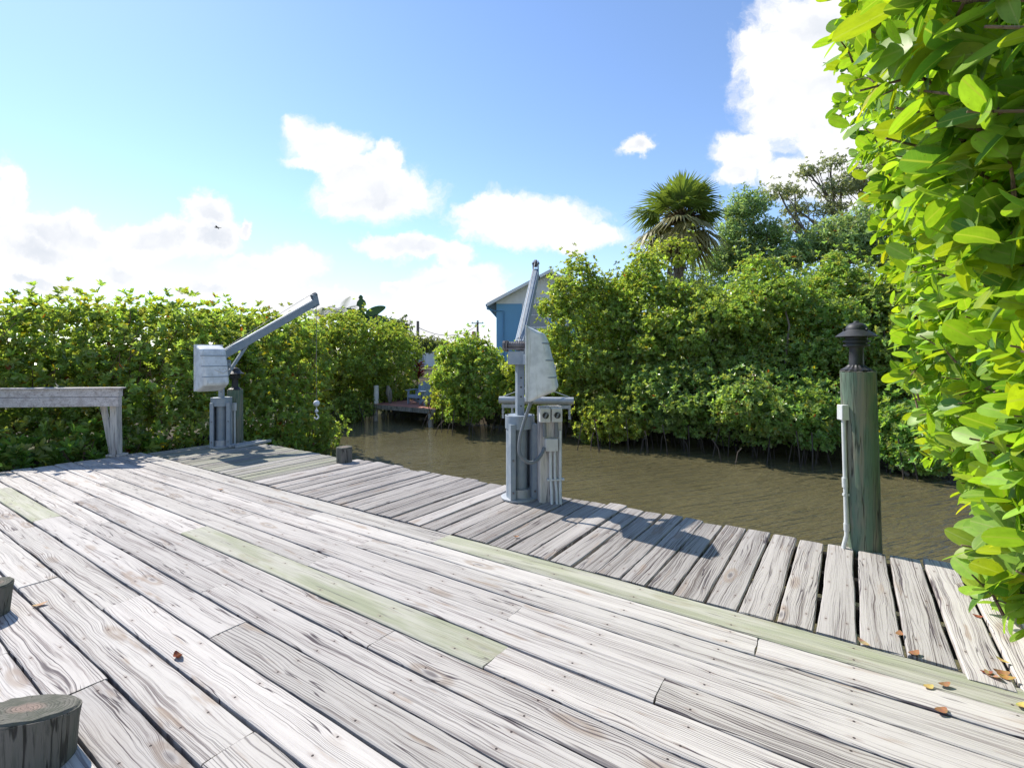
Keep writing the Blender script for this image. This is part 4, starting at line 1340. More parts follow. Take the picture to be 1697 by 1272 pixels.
# hedge at the left, along the near bank
def hedge():
    o = P(11.2, 4.0, -.3)
    root = empty('mangrove_hedge', o, 0, 'long clipped mangrove hedge behind the railing and left davit', 'hedge')
    lumps = []
    for q in np.arange(-3.5, 8.9, 0.62):
        over = max(0, q - 4.5)
        for (ds, zc, rs, rz) in ((0.0, 0.05, .75, .75), (0.25, 0.95, .75, .75), (0.5, 1.75, .75, .65), (1.3, 1.9, .8, .6), (1.3, .7, .7, .9), (2.2, 1.5, .7, .8)):
            s_ = 10.75 + .45 * max(0, 4 - q) + 0.03 * q + ds + rng.normal(0, .08) + .36 * over
            zz = zc + rng.normal(0, .06) + .02 * q - (.25 * max(0, over - 1.5) if ds == 0 else 0)
            lumps.append((P(s_, q + rng.normal(0, .1), zz), (rs * rng.uniform(.85, 1.1), .62 * rng.uniform(.9, 1.2), rz)))
    for q in np.arange(5.4, 9.2, .5):
        lumps.append((P(11.0 + .50 * (q - 5.4) + rng.normal(0, .1), q, -.55 + rng.normal(0, .12)), (.55, .55, .5)))
    foliage('foliage', root, o, lumps, 19000, 8, .112, .5, (.23, .345, .095), M_leaf, .06, .35, .25, low=-.9, olive=(.30, .31, .11), shell=(.70, 1.05))
    # sprigs on top
    cen, dr = [], []
    for q in np.arange(-3.2, 8.6, .085):
        cen.append(P(11.2 + .45 * max(0, 4 - q) + .03 * q + .36 * max(0, q - 4.5) + rng.uniform(-.1, 1.0), q, 2.40 + .02 * q + min(.3, abs(rng.normal(0, .12)))))
    cen = np.array(cen)
    b, d, nm, Ls, Ws = rosettes(cen, np.tile((0, 0, 1.0), (len(cen), 1)), 9, .12, .48, (.3, 1.1), .8)
    V, Fq = leaf_arrays(b, d, nm, Ls, Ws)
    np_mesh('top_sprigs', V, Fq, M_leaf, root, tints(len(cen), 9, (.28, .37, .07), .2, .12, olive=(.30, .31, .09)), None, o)
    mb = MB()
    for i in range(170):
        q = rng.uniform(-3.2, 8.6)
        z0 = rng.uniform(-.2, 1.2)
        a = P(11.5 + .45 * max(0, 4 - q) + .36 * max(0, q - 4.5) + rng.uniform(-.2, .5), q, z0)
        e = P(10.55 + .45 * max(0, 4 - q) + rng.uniform(-.25, .9) + .36 * max(0, q - 4.5), q + rng.normal(0, .55), min(2.5, z0 + rng.uniform(.2, 1.6)))
        limb(mb, a, e, .016, .005, .15, 5, 4)
    for c in cen[::6]:
        mb.tube([c - np.array((rng.normal(0, .05), rng.normal(0, .05), .45)), c], [.008, .004], 5)
    mb.build('branches', M_twig, root, smooth=60, origin=o)
    mb = MB()
    for i in range(40):
        q = rng.uniform(5.0, 8.8)
        s_ = 11.0 + .46 * (q - 5) + rng.uniform(-.3, 1)
        a = P(s_, q, rng.uniform(-.6, .1))
        mb.tube([a, P(s_ + rng.normal(0, .1), q + rng.normal(0, .1), -.9), P(s_ + rng.normal(0, .2), q + rng.normal(0, .2), -1.7)], [.015, .013, .011], 5)
    mb.build('prop_roots', M_root, root, smooth=60, origin=o)


hedge()
# low leafy plants at the foot of the hedge
for i, (q, ds, lab) in enumerate(((0.9, -.15, 'low broad leaved plant at the foot of the hedge at the left edge'),
                                   (2.0, -.1, 'low bright plant under the railing beam left of its brace'),
                                   (2.75, -.05, 'small leafy plant beside the railing post foot'),
                                   (1.45, .25, 'dark leafy plant low under the railing beam, second from the left edge'),
                                   (3.35, .05, 'low leafy plant between the railing post and left davit'))):
    o = P(10.05 + ds + .25, q, -.4)
    r_ = empty('undergrowth_plant', o, 0, lab, 'plant', 'plants at the foot of the hedge')
    foliage('foliage', r_, o, [(o + np.array((0, 0, .35)), (.45, .45, .42))], 70, 9, .15, .42, (.12, .24, .05), M_leaf, .01, .5)
    mb = MB()
    for k in range(6):
        limb(mb, o, o + np.array((rng.normal(0, .2), rng.normal(0, .2), .6)), .01, .005, .1, 5, 3)
    mb.build('stems', M_twig, r_, smooth=60, origin=o)


# ------------------------------------------------------------------ background trees
def frond_fan(V, Fq, T, base, d, up, L, nb, col, droop):
    """fan leaf of a sabal palm: petiole end at base, blades in the plane of d and side"""
    d = d / np.linalg.norm(d)
    s = np.cross(d, up); s /= max(np.linalg.norm(s), 1e-6)
    n = np.cross(s, d)
    for k in range(nb):
        a = (k / (nb - 1) - .5) * 3.7
        bd = d * math.cos(a) + s * math.sin(a) + n * (-.28 * abs(math.sin(a)) + rng.normal(0, .05))
        bl = L * (1 - .22 * (a / 1.85) ** 2) * rng.uniform(.9, 1.08)
        side = norm(np.cross(bd, n))
        w = .050 * rng.uniform(.8, 1.2)
        m1 = base + bd * bl * .55
        tip = base + bd * bl - np.array((0, 0, 1)) * droop * bl * rng.uniform(.6, 1.2)
        i = len(V)
        V += [base - side * .006, base + side * .006, m1 + side * w, m1 - side * w, tip, tip]
        Fq += [(i, i + 1, i + 2, i + 3), (i + 3, i + 2, i + 4, i + 5)]
        c = np.array(col) * rng.uniform(.75, 1.25)
        T += [(*c, 1)] * 4 + [(*(c * .7 + np.array((.12, .10, .04)) * .3), 1)] * 2


def sabal(u, v, Y, crown_px, label):
    c = A(u, v, Y)
    root = empty('cabbage_palm', (c[0], c[1], -.6), 0, label, 'palm tree')
    o = np.array((c[0], c[1], -.6))
    R = crown_px / F * Y
    V, Fq, T = [], [], []
    Vd, Fd, Td = [], [], []
    mbp = MB()
    nf = 30
    for i in range(nf):
        f = (i + .5) / nf
        el = math.radians(84 - 118 * f + rng.normal(0, 6))
        az = i * 2.39996 + rng.normal(0, .15)
        d = np.array((math.cos(az) * math.cos(el), math.sin(az) * math.cos(el), math.sin(el)))
        pet = R * rng.uniform(.42, .55)
        b = c + d * pet
        mbp.tube([c + d * .05, c + d * pet * .5 + np.array((0, 0, .04)), b], [.022, .016, .012], 5)
        col = (.20, .275, .075) if f < .65 else (.30, .28, .13)
        frond_fan(V, Fq, T, b, d + np.array((0, 0, -.12 - .25 * f)), np.array((0, 0, 1.0)) + d * .01, R * rng.uniform(.56, .68), 34, col, .08 + .26 * f)
    np_mesh('fronds', V, Fq, M_palm, root, T, None, o)
    mbp.build('petioles', M_palmtrunk, root, smooth=60, origin=o)
    for i in range(22):
        az = i * 2.4
        el = math.radians(rng.uniform(-78, -35))
        d = np.array((math.cos(az) * math.cos(el), math.sin(az) * math.cos(el), math.sin(el)))
        frond_fan(Vd, Fd, Td, c + d * R * .22 + np.array((0, 0, -.1)), d, np.array((0, 0, 1.0)), R * rng.uniform(.35, .55), 14, (.20, .155, .115), .25)
    # flower stalk tangle in the heart
    for i in range(10):
        d = norm(np.array((rng.normal(0, .5), rng.normal(-.5, .4), rng.uniform(.0, .9))))
        frond_fan(Vd, Fd, Td, c + d * R * .15, d, np.array((0.1, 0, 1.0)), R * .42, 16, (.19, .14, .12), .1)
    np_mesh('dead_fronds', Vd, Fd, M_palm, root, Td, None, o)
    mb = MB()
    zs = np.linspace(-.6, c[2] + .05, 26)
    mb.tube([(c[0] + .05 * math.sin(z), c[1], z) for z in zs], [.17 + .09 * (sig((z - c[2] + 1.9) * 4)) + rng.uniform(-.012, .012) for z in zs], 14, wob=.06)
    for i in range(90):
        z = c[2] - rng.uniform(0.1, 2.1)
        a = rng.uniform(0, 6.28)
        p = np.array((c[0] + .25 * math.cos(a), c[1] + .25 * math.sin(a), z))
        mb.bar(p, p + np.array((.10 * math.cos(a), .10 * math.sin(a), rng.uniform(-.28, -.12))), .05, .02)
    mb.build('trunk', M_palmtrunk, root, smooth=60, origin=o)
    return root


sabal(1126, 372, 21.0, 86, 'large fan palm rising above the thicket on the far bank')
# thin bare second trunk
o = A(1103, 500, 19.0)
tr = empty('bare_trunk', (o[0], o[1], -.6), 0, 'thin pale bare trunk left of the fan palm', 'tree')
MB().tube([(0, 0, 0), (.05, 0, 2.0), (.02, 0, 3.6), (.10, 0, 4.6), (.16, 0, 5.5)], [.17, .15, .13, .12, .10], 12, wob=.03).build('trunk', M_bark, tr, smooth=60)
oo = np.array((o[0], o[1], -.6))
foliage('crown', tr, oo, [(oo + np.array((.25, 0, 6.0)), (.9, .8, .6)), (oo + np.array((-.5, 0.1, 5.7)), (.6, .6, .45))], 420, 7, .11, .5, LIME, M_leaf, .05)


def big_tree(name, u, Y, vtop, hw, vbase, label, n, base, mat, lumps_px, L=.16, wr=.38, nl=6, group=None, trunk_r=.18, sparse=.0):
    k = Y / F
    o = np.array(((u - CU) * k, Y, -.6))
    root = empty(name, o, 0, label, 'tree', group)
    lumps = []
    for (lu, lv, ru, rv) in lumps_px:
        c = A(lu, lv, Y) + np.array((0, rng.uniform(-.6, .6) * ru * k, 0))
        lumps.append((c, (ru * k, ru * k * rng.uniform(.8, 1.1), rv * k)))
    foliage('crown', root, o, lumps, n, nl, L, wr, base, mat, .01, .1, .2, olive=(.20, .23, .11), low=-.95, shell=(.35, 1.05), spread=(.5, 1.6), cull=.25)
    mb = MB()
    fork = A(u, vbase, Y)
    limb(mb, o, fork, trunk_r, trunk_r * .7, .06, 10)
    for (c, r) in lumps:
        pts = limb(mb, fork, c, trunk_r * .45, .035, .18, 7, 7)
        for j in range(5):
            e = c + norm(rng.normal(0, 1, 3)) * np.array(r) * .9
            limb(mb, pts[rng.integers(4, 8)], e, .03, .008, .2, 5)
    mb.build('trunk', M_bark, root, smooth=60, origin=o)
    return root


GREY = (.25, .29, .20)
big_tree('oak_tree', 1395, 27, 265, 140, 440, 'spreading oak with bare twisting limbs against the white cloud at right', 3400, GREY, M_oak,
         [(1285, 322, 32, 12), (1320, 318, 26, 10), (1338, 285, 22, 12), (1370, 275, 24, 12), (1330, 345, 30, 10), (1385, 315, 40, 18), (1310, 375, 22, 12), (1430, 300, 50, 30),
          (1365, 350, 30, 14), (1440, 370, 50, 30), (1490, 330, 60, 50), (1350, 385, 26, 14)], .13, .45, 7, 'tall trees behind the thicket', .28)
big_tree('broadleaf_tree', 1238, 24, 325, 60, 450, 'grey green tree with drooping leaves right of the fan palm', 1700, (.23, .34, .18), M_oak,
         [(1232, 345, 34, 24), (1262, 385, 28, 20), (1215, 380, 30, 26), (1245, 420, 50, 30), (1290, 395, 20, 14), (1205, 430, 40, 26)], .22, .32, 6, 'tall trees behind the thicket', .18)
big_tree('broadleaf_tree', 1370, 22, 370, 70, 470, 'green tree with clumped leaves under the oak limbs', 1700, (.23, .34, .165), M_oak,
         [(1340, 410, 40, 28), (1385, 400, 45, 36), (1420, 385, 36, 40), (1310, 430, 34, 20), (1450, 420, 50, 40)], .22, .34, 6, 'tall trees behind the thicket', .18)
big_tree('broadleaf_tree', 1030, 27, 440, 60, 520, 'hazy green tree behind the gap between blue house and palm', 1000, (.09, .16, .06), M_oak,
         [(1020, 480, 40, 34), (1060, 470, 30, 30), (990, 500, 40, 30), (1160, 470, 60, 40)], .20, .36, 6, 'tall trees behind the thicket', .15)
big_tree('small_tree', 655, 34, 530, 22, 575, 'small dark round topped tree left of the utility pole', 420, (.045, .075, .035), M_oak,
         [(655, 541, 13, 9), (668, 548, 7, 5), (645, 548, 7, 5)], .24, .5, 6, 'trees beyond the far bank', .07)
big_tree('broadleaf_tree', 690, 36, 555, 40, 590, 'low olive tree line behind the utility pole', 900, (.12, .16, .06), M_oak,
         [(672, 565, 20, 10), (700, 572, 24, 14), (640, 570, 26, 14), (725, 572, 22, 9)], .22, .4, 6, 'trees beyond the far bank', .1)


def banana(u, v, Y, label, sc=1.0):
    """big paddle leaves with torn edges"""
    c = A(u, v, Y)
    o = np.array((c[0], c[1], -.6))
    root = empty('banana_plant', o, 0, label, 'plant')
    V, Fq, T = [], [], []
    for i, (az, el, L, w) in enumerate(((1.9, 78, 1.5, .36), (0.3, 58, 1.5, .34), (0.0, 30, 1.6, .36), (-.5, 8, 1.3, .32), (2.8, 60, 1.2, .3), (3.3, 30, 1.2, .3), (-1.4, 45, 1.2, .3))):
        L, w, el = L * sc, w * sc, math.radians(el)
        d0 = np.array((math.cos(az) * math.cos(el), math.sin(az) * math.cos(el) * .6, math.sin(el)))
        p = c.copy()
        d = d0.copy()
        prev = None
        m = 14
        for j in range(m + 1):
            f = j / m
            s = norm(np.cross(d, np.array((0.15, -1, .25))))
            ww = w * math.sin(math.pi * min(1, f * .92 + .06)) ** .6 * (.5 if rng.random() < .22 else 1.0)
            i0 = len(V)
            V += [p - s * ww * .8 - np.array((0, 0, ww * .3)), p, p + s * ww * .8 - np.array((0, 0, ww * .3))]
            T += [(.035, .075, .035, 1)] * 3
            if prev is not None:
                Fq += [(prev, prev + 1, i0 + 1, i0), (prev + 1, prev + 2, i0 + 2, i0 + 1)]
            prev = i0
            d = norm(d + np.array((0, 0, -.085)))
            p = p + d * L / m
    np_mesh('leaves', V, Fq, M_palm, root, T, None, o, smooth=True)
    mb = MB().tube([o, o * .5 + c * .5, c], [.14, .12, .06], 10)
    mb.build('stem', M_palmtrunk, root, smooth=60, origin=o)


banana(600, 531, 27, 'banana plant with big dark leaves standing above the far mangroves', 1.0)
banana(633, 556, 30, 'small banana plant between the dark leaves and round topped tree', .7)


def feather_palm(u, v, Y, label):
    c = A(u, v, Y)
    o = np.array((c[0], c[1], -.6))
    root = empty('feather_palm', o, 0, label, 'palm tree', 'small palms beyond the far bank')
    V, Fq, T = [], [], []
    for i in range(13):
        az = i * 2.4
        el = math.radians(rng.uniform(15, 75))
        d = np.array((math.cos(az) * math.cos(el), math.sin(az) * math.cos(el), math.sin(el)))
        p = c.copy()
        for j in range(16):
            s = norm(np.cross(d, np.array((0, 0, 1.0))))
            for sg in (-1, 1):
                tip = p + s * sg * .34 * math.sin(math.pi * (j + 1) / 18) + d * .16 - np.array((0, 0, .10))
                k = len(V)
                V += [p, p + d * .05, tip, tip]
                T += [(.05, .09, .03, 1)] * 4
                Fq.append((k, k + 1, k + 2, k + 3))
            d = norm(d + np.array((0, 0, -.09)))
            p = p + d * .085
    np_mesh('fronds', V, Fq, M_palm, root, T, None, o)
    MB().tube([o, c], [.12, .09], 8).build('trunk', M_palmtrunk, root, smooth=60, origin=o)


feather_palm(532, 528, 30, 'small dark palm top beside the tip of the left davit boom')
feather_palm(565, 520, 31, 'small feathery palm left of the banana plant')
for (u, v, Y) in ():
    feather_palm(u, v, Y, '')

# ------------------------------------------------------------------ far dock with chairs
fd = empty('far_dock', A(660, 680, 20.6), 0, 'low red stained dock on posts at the far bank', 'dock')
fo = np.array(fd.location)
zd = -.42
dx = -D1                                  # runs right-and-near along the bank
pA = G(620, 697, ZW)                      # front left post
def FD(a, b, z):                          # a along the bank to the right, b inland
    return pA + dx * a + D2 * b + np.array((0, 0, z - ZW))
mb = MB()
for i in range(24):
    mb.bar(FD(-.1 + .0, .05 + i * .098, zd), FD(3.4, .05 + i * .098, zd), .09, .035)
mb.build('decking', M_reddeck, fd, origin=fo)
MB().bar(FD(-.12, -.02, zd - .09), FD(3.4, -.02, zd - .09), .04, .17)  .build('fascia', M_stump, fd, origin=fo)
mb = MB()
for a in (.0, 3.1):
    MB().tube([FD(a, .06, -2.4), FD(a, .06, zd - .03)], .10, 12).build('post', M_post, fd, smooth=40, origin=fo)
    MB().tube([FD(a, 2.2, -2.4), FD(a, 2.2, zd - .03)], .10, 12).build('post', M_dark_timber, fd, smooth=40, origin=fo)
wp = FD(.02, .08, zd + .018)
o_ = MB().tube([wp, wp + np.array((0, 0, .72)), wp + np.array((0, 0, .75))], [.10, .10, .075], 16).build('white_post', M_white, None, smooth=40, origin=wp)
tag(o_, 'white painted post at the left front corner of the red dock', 'post')
sb = FD(.42, .45, zd + .02)
o_ = MB().tube([sb, sb + np.array((.0, 0, .2)), sb + np.array((-.04, 0, .45)), sb + np.array((-.07, 0, .62)), sb + np.array((-.10, 0, .74))], [.05, .08, .12, .09, .04], 10, wob=.2).build('stump', M_stump, None, smooth=60, origin=sb)
tag(o_, 'mottled grey upright stump on the red dock beside the white post', 'stump')


def adirondack(loc, rz, label):
    root = empty('garden_chair', loc, rz, label, 'chair', 'garden chairs on the far dock')
    mb = MB()
    for k in range(5):        # seat slats, front is -y
        y = -.28 + k * .105
        mb.box((-.27, y, .36 - .035 * k), (.27, y + .095, .385 - .035 * k))
    mb.build('seat', M_chair, root)
    mb = MB()
    for k in range(7):
        x = -.255 + k * .073
        hgt = .66 - .16 * ((x + .036) / .25) ** 2
        mb.bar((x + .036, .20, .22), (x + .036, .20 + hgt * .38, .24 + hgt), .068, .022, (0, 1, 0))
    mb.build('backrest', M_chair, root)
    for sx in (-1, 1):
        MB().box((sx * .34 - .075, -.36, .555), (sx * .34 + .075, .34, .58)).build('armrest', M_chair, root)
        MB().box((sx * .31 - .02, -.32, 0), (sx * .31 + .02, -.22, .555)).build('leg', M_chair, root)
        MB().bar((sx * .29, -.24, .32), (sx * .29, .42, .02), .03, .11).build('leg', M_chair, root)
        MB().box((sx * .31 - .02, .24, .06), (sx * .31 + .02, .32, .555)).build('arm_support', M_chair, root)
    MB().box((-.29, -.305, .25), (.29, -.28, .37)).build('apron', M_chair, root)
    return root


adirondack(FD(1.42, 1.1, zd + .018), math.radians(-25), 'blue grey slatted garden chair on the red dock, fully in view')
adirondack(FD(2.2, 0.95, zd + .018), math.radians(28), 'second slatted garden chair on the red dock, half hidden by leaves')


def cordyline(u, v, Y):
    c = A(u, v, Y)
    o = np.array((c[0], c[1], -.55))
    root = empty('red_leaved_plant', o, 0, 'red leaved cordyline plant behind the garden chairs', 'plant')
    n = 70
    cen = np.stack([c + np.array((rng.normal(0, .05), rng.normal(0, .05), rng.uniform(-.45, .25))) for _ in range(n)])
    d = norm(rng.normal(0, 1, (n, 3)) * np.array((1, 1, .4)) + np.array((0, 0, .8)))
    L = rng.uniform(.35, .55, n)
    V, Fq = leaf_arrays(cen, d, np.tile((0, 0, 1.0), (n, 1)) + rng.normal(0, .2, (n, 3)), L, L * .2)
    col = np.array((.25, .03, .035))[None, :] * rng.uniform(.5, 1.6, (n, 1))
    np_mesh('leaves', V, Fq, M_palm, root, np.concatenate([col, np.ones((n, 1))], 1).repeat(6, axis=0), None, o)
    MB().tube([o, c], [.03, .02], 8).build('stem', M_twig, root, smooth=60, origin=o)


cordyline(691, 612, 23.4)


# ------------------------------------------------------------------ houses and poles
def lap(mb, poly_at, z0, z1, step, x_fn):
    """lap siding courses; x_fn(z) -> (xl, xr) wall extents, local y=0 front"""
    z = z0
    while z < z1 - 1e-4:
        zt = min(z + step, z1)
        xl0, xr0 = x_fn(z)
        xl1, xr1 = x_fn(zt)
        mb.add([(xl0, -.018, z), (xr0, -.018, z), (xr1, 0, zt), (xl1, 0, zt), (xl0, 0, z), (xr0, 0, z)], [(0, 1, 2, 3), (4, 5, 1, 0)])
        z = zt


def blue_house():
    Y = 32.0
    k = Y / F
    pk = A(910, 452, Y)
    cxx = pk[0]
    root = empty('blue_house', (cxx, Y, -.5), math.radians(-2), 'two storey blue sided house with white gable behind the mangroves', 'house')
    zp = pk[2] + .5
    xl = (822 - 910) * k
    ze = (A(822, 499, Y)[2]) + .5
    slope = (zp - ze) / (-xl)
    W_ = -xl
    D_ = 11.0
    mb = MB()
    lap(mb, None, 0, ze - .15, .13, lambda z: (-W_, W_))
    mb.add([(-W_, 0, 0), (-W_, D_, 0), (-W_, D_, ze), (-W_, 0, ze), (W_, 0, 0), (W_, D_, 0), (W_, D_, ze), (W_, 0, ze)], [(0, 3, 2, 1), (4, 5, 6, 7), (1, 2, 6, 5)])
    mb.build('wall', M_blue, root)
    mb = MB()
    zg = ze - .15
    lap(mb, None, zg, zp - .12, .13, lambda z: (-(W_) + max(0, (z - ze) / slope), W_ - max(0, (z - ze) / slope)))
    mb.build('gable', M_whitesid, root)
    ov, fo_ = .55, .55
    rf = MB()
    rf.prism([(-W_ - ov, ze - ov * slope), (0, zp), (W_ + ov, ze - ov * slope), (W_ + ov, ze - ov * slope + .10), (0, zp + .11), (-W_ - ov, ze - ov * slope + .10)], -fo_, D_ + .3, lambda p, q, w: (p, w, q))
    rfo = rf.build('roof', M_roof, root)
    mb = MB()
    for sg in (-1, 1):
        a0, a1 = (sg * (W_ + ov + .01), ze - ov * slope), (0, zp)
        mb.prism([(a0[0], a0[1] - .07), (a1[0], a1[1] - .07), (a1[0], a1[1] + .13), (a0[0], a0[1] + .13)], -fo_ - .03, -fo_ - .002, lambda p, q, w: (p, w, q))
    mb.build('bargeboard', M_trim, rfo)
    mb = MB()
    for sg in (-1, 1):
        mb.prism([(sg * (W_ + ov - .02), ze - ov * slope - .03), (0, zp - .03), (0, zp - .006), (sg * (W_ + ov - .02), ze - ov * slope - .006)], -fo_ + .003, -.02, lambda p, q, w: (p, w, q))
    mb.build('soffit', M_whitesid, rfo)
    mb = MB()
    mb.box((-W_ - ov - .10, -.45, ze - ov * slope - .04), (-W_ - ov - .005, D_, ze - ov * slope + .09))
    mb.tube([(-W_ - ov - .03, -.25, ze - ov * slope - .05), (-W_ - ov - .03, -.25, ze - .50), (-W_ - .1, -.06, ze - .62), (-W_ + .45, -.06, ze - .62), (-W_ + .45, -.06, 0.2)], .045, 8)
    mb.build('downspout', M_bluetrim, root, smooth=40)
    for (x0, x1, z0, z1) in ((-1.75, -.05, 2.9 + .9, 4.9 + .62), (1.0, 2.4, 3.8, 5.3), (-1.75, -.3, .9, 2.3)):
        wn = MB()
        for (a, b, c_, d_) in ((x0, x1, z1 - .12, z1), (x0, x1, z0, z0 + .12), (x0, x0 + .13, z0 + .12, z1 - .12), (x1 - .13, x1, z0 + .12, z1 - .12)):
            wn.box((a, -.055, c_), (b, -.019, d_))
        wn.box((x0 + .13, -.045, (z0 + z1) / 2 - .025), (x1 - .13, -.022, (z0 + z1) / 2 + .025))
        w_ = wn.build('window', M_trim, root)
        MB().box((x0 + .13, -.034, z0 + .12), (x1 - .13, -.0195, z1 - .12)).build('pane', M_curtain, w_)


blue_house()


def white_house():
    Y = 44.0
    c = A(692, 590, Y)
    root = empty('white_house', (c[0], Y, -.5), math.radians(-4), 'small pale house with one window glimpsed beyond the far dock', 'house')
    zt = A(692, 577, Y)[2] + .5
    mb = MB().box((-1.0, 0, 0), (4.6, 6, zt - .1))
    mb.build('wall', M_whitesid, root)
    MB().prism([(-1.3, zt - .1), (-1.3, zt), (1.8, zt + .35), (4.9, zt), (4.9, zt - .1)], -.4, 6.4, lambda p, q, w: (p, w, q)).build('roof', M_roof, root)
    w_ = MB().box((-.45, -.05, zt - 2.0), (.65, -.003, zt - .55)).build('window', M_trim, root)
    mb = MB()
    for k in range(2):
        mb.box((-.36, -.062, zt - 1.92 + k * .66), (.56, -.052, zt - 1.92 + k * .66 + .60))
    mb.build('pane', M_curtain, w_)


white_house()


def pole(u, vtop, Y, label, cross):
    c = A(u, vtop, Y)
    root = empty('utility_pole', (c[0], Y, -.5), 0, label, 'utility pole', 'utility poles beyond the far bank')
    h = c[2] + .5
    MB().tube([(0, 0, 0), (0, 0, h)], [.17, .13], 12).build('post', M_util, root, smooth=40)
    if cross:
        MB().bar((-.75, -.16, h - .35), (.75, -.16, h - .35), .10, .12).build('crossarm', M_util, root)
        MB().lathe([(.24, 0), (.27, .05), (.27, .85), (.2, .95)], 16, (-.45, -.1, h - 2.3)).build('transformer', M_rust, root, smooth=40)
        mb = MB()
        for x in (-.65, 0, .65):
            mb.lathe([(.04, 0), (.06, .06), (.03, .16)], 8, (x, -.16, h - .285))
        mb.build('insulators', M_pvc, root)
    return (c[0], Y, c[2])


a_ = pole(692, 532, 48, 'plain dark utility pole standing over the pale house', False)
b_ = pole(791, 531, 62, 'utility pole with crossarm and brown transformer left of the blue house', True)
pts = []
for f in np.linspace(0, 1, 14):
    pts.append((a_[0] + (b_[0] - a_[0]) * f, a_[1] + (b_[1] - a_[1]) * f, a_[2] - .6 + (b_[2] - a_[2]) * f - 1.0 * 4 * f * (1 - f)))
o_ = MB().tube(pts, .03, 5).build('power_line', M_black, None, smooth=60)
tag(o_, 'thin sagging power line strung between the two utility poles', 'power line')

# bird in the sky
bc = A(359, 377, 60)
root = empty('bird', bc, math.radians(20), 'small dark bird gliding against the clouds at left', 'bird')
MB().tube([(-.28, 0, 0), (-.12, 0, .02), (.05, 0, .02), (.22, 0, 0), (.5, 0, -.02)], [.02, .085, .08, .04, .015], 10).build('body', M_bird, root, smooth=60)
for sg in (-1, 1):
    MB().add([(-.08, 0, .03), (.10, 0, .03), (.06, sg * .5, .09), (-.06, sg * .5, .09), (.06, sg * .95, .02), (.0, sg * .95, .02),
              (-.08, 0, .045), (.10, 0, .045), (.06, sg * .5, .10), (-.06, sg * .5, .10), (.06, sg * .95, .026), (.0, sg * .95, .026)],
             [(0, 1, 2, 3), (3, 2, 4, 5), (6, 9, 8, 7), (9, 11, 10, 8), (0, 3, 9, 6), (1, 7, 8, 2), (2, 8, 10, 4), (3, 5, 11, 9), (4, 10, 11, 5)]).build('wing', M_bird, root)


# ------------------------------------------------------------------ bright broad-leaved shrub at the right
def big_leaf_arrays(base, d, nrm, L, Wd):
    """ten-station oval leaves with midrib, curved; returns V, F, UV"""
    N = len(base)
    d = norm(d); s = norm(np.cross(d, nrm)); n = norm(np.cross(s, d))
    st = np.array([0, .07, .18, .34, .52, .70, .85, .95, 1.0])
    hwid = np.array([.03, .19, .34, .455, .50, .48, .38, .23, .05])
    fold = rng.uniform(.05, .30, N)
    curl = rng.uniform(-.05, .28, N)
    Vs, UVs = [], []
    rid = rng.uniform(0, 10, N)
    pet = .10
    for f, w in zip(st, hwid):
        ctr = base + d * (L * (pet + f))[:, None] - n * (L * curl * f * f)[:, None]
        for sg in (-1, 0, 1):
            Vs.append(ctr + s * (sg * w * Wd)[:, None] + n * (abs(sg) * fold * w * Wd)[:, None])
            UVs.append(np.stack([np.full(N, f), np.full(N, sg * w), rid], 1))
    # petiole root
    Vs.append(base - s * .0015); Vs.append(base + s * .0015)
    UVs += [np.stack([np.zeros(N), np.zeros(N), rid], 1)] * 2
    m = len(Vs)
    V = np.stack(Vs, 1).reshape(-1, 3)
    UV = np.stack(UVs, 1).reshape(-1, 3)
    quads = []
    for i in range(len(st) - 1):
        a = i * 3
        quads += [(a, a + 1, a + 4, a + 3), (a + 1, a + 2, a + 5, a + 4)]
    quads.append((m - 2, m - 1, 2, 0))
    q = np.array(quads)
    Fq = (np.arange(N)[:, None, None] * m + q[None]).reshape(-1, 4)
    return V, Fq, UV, m


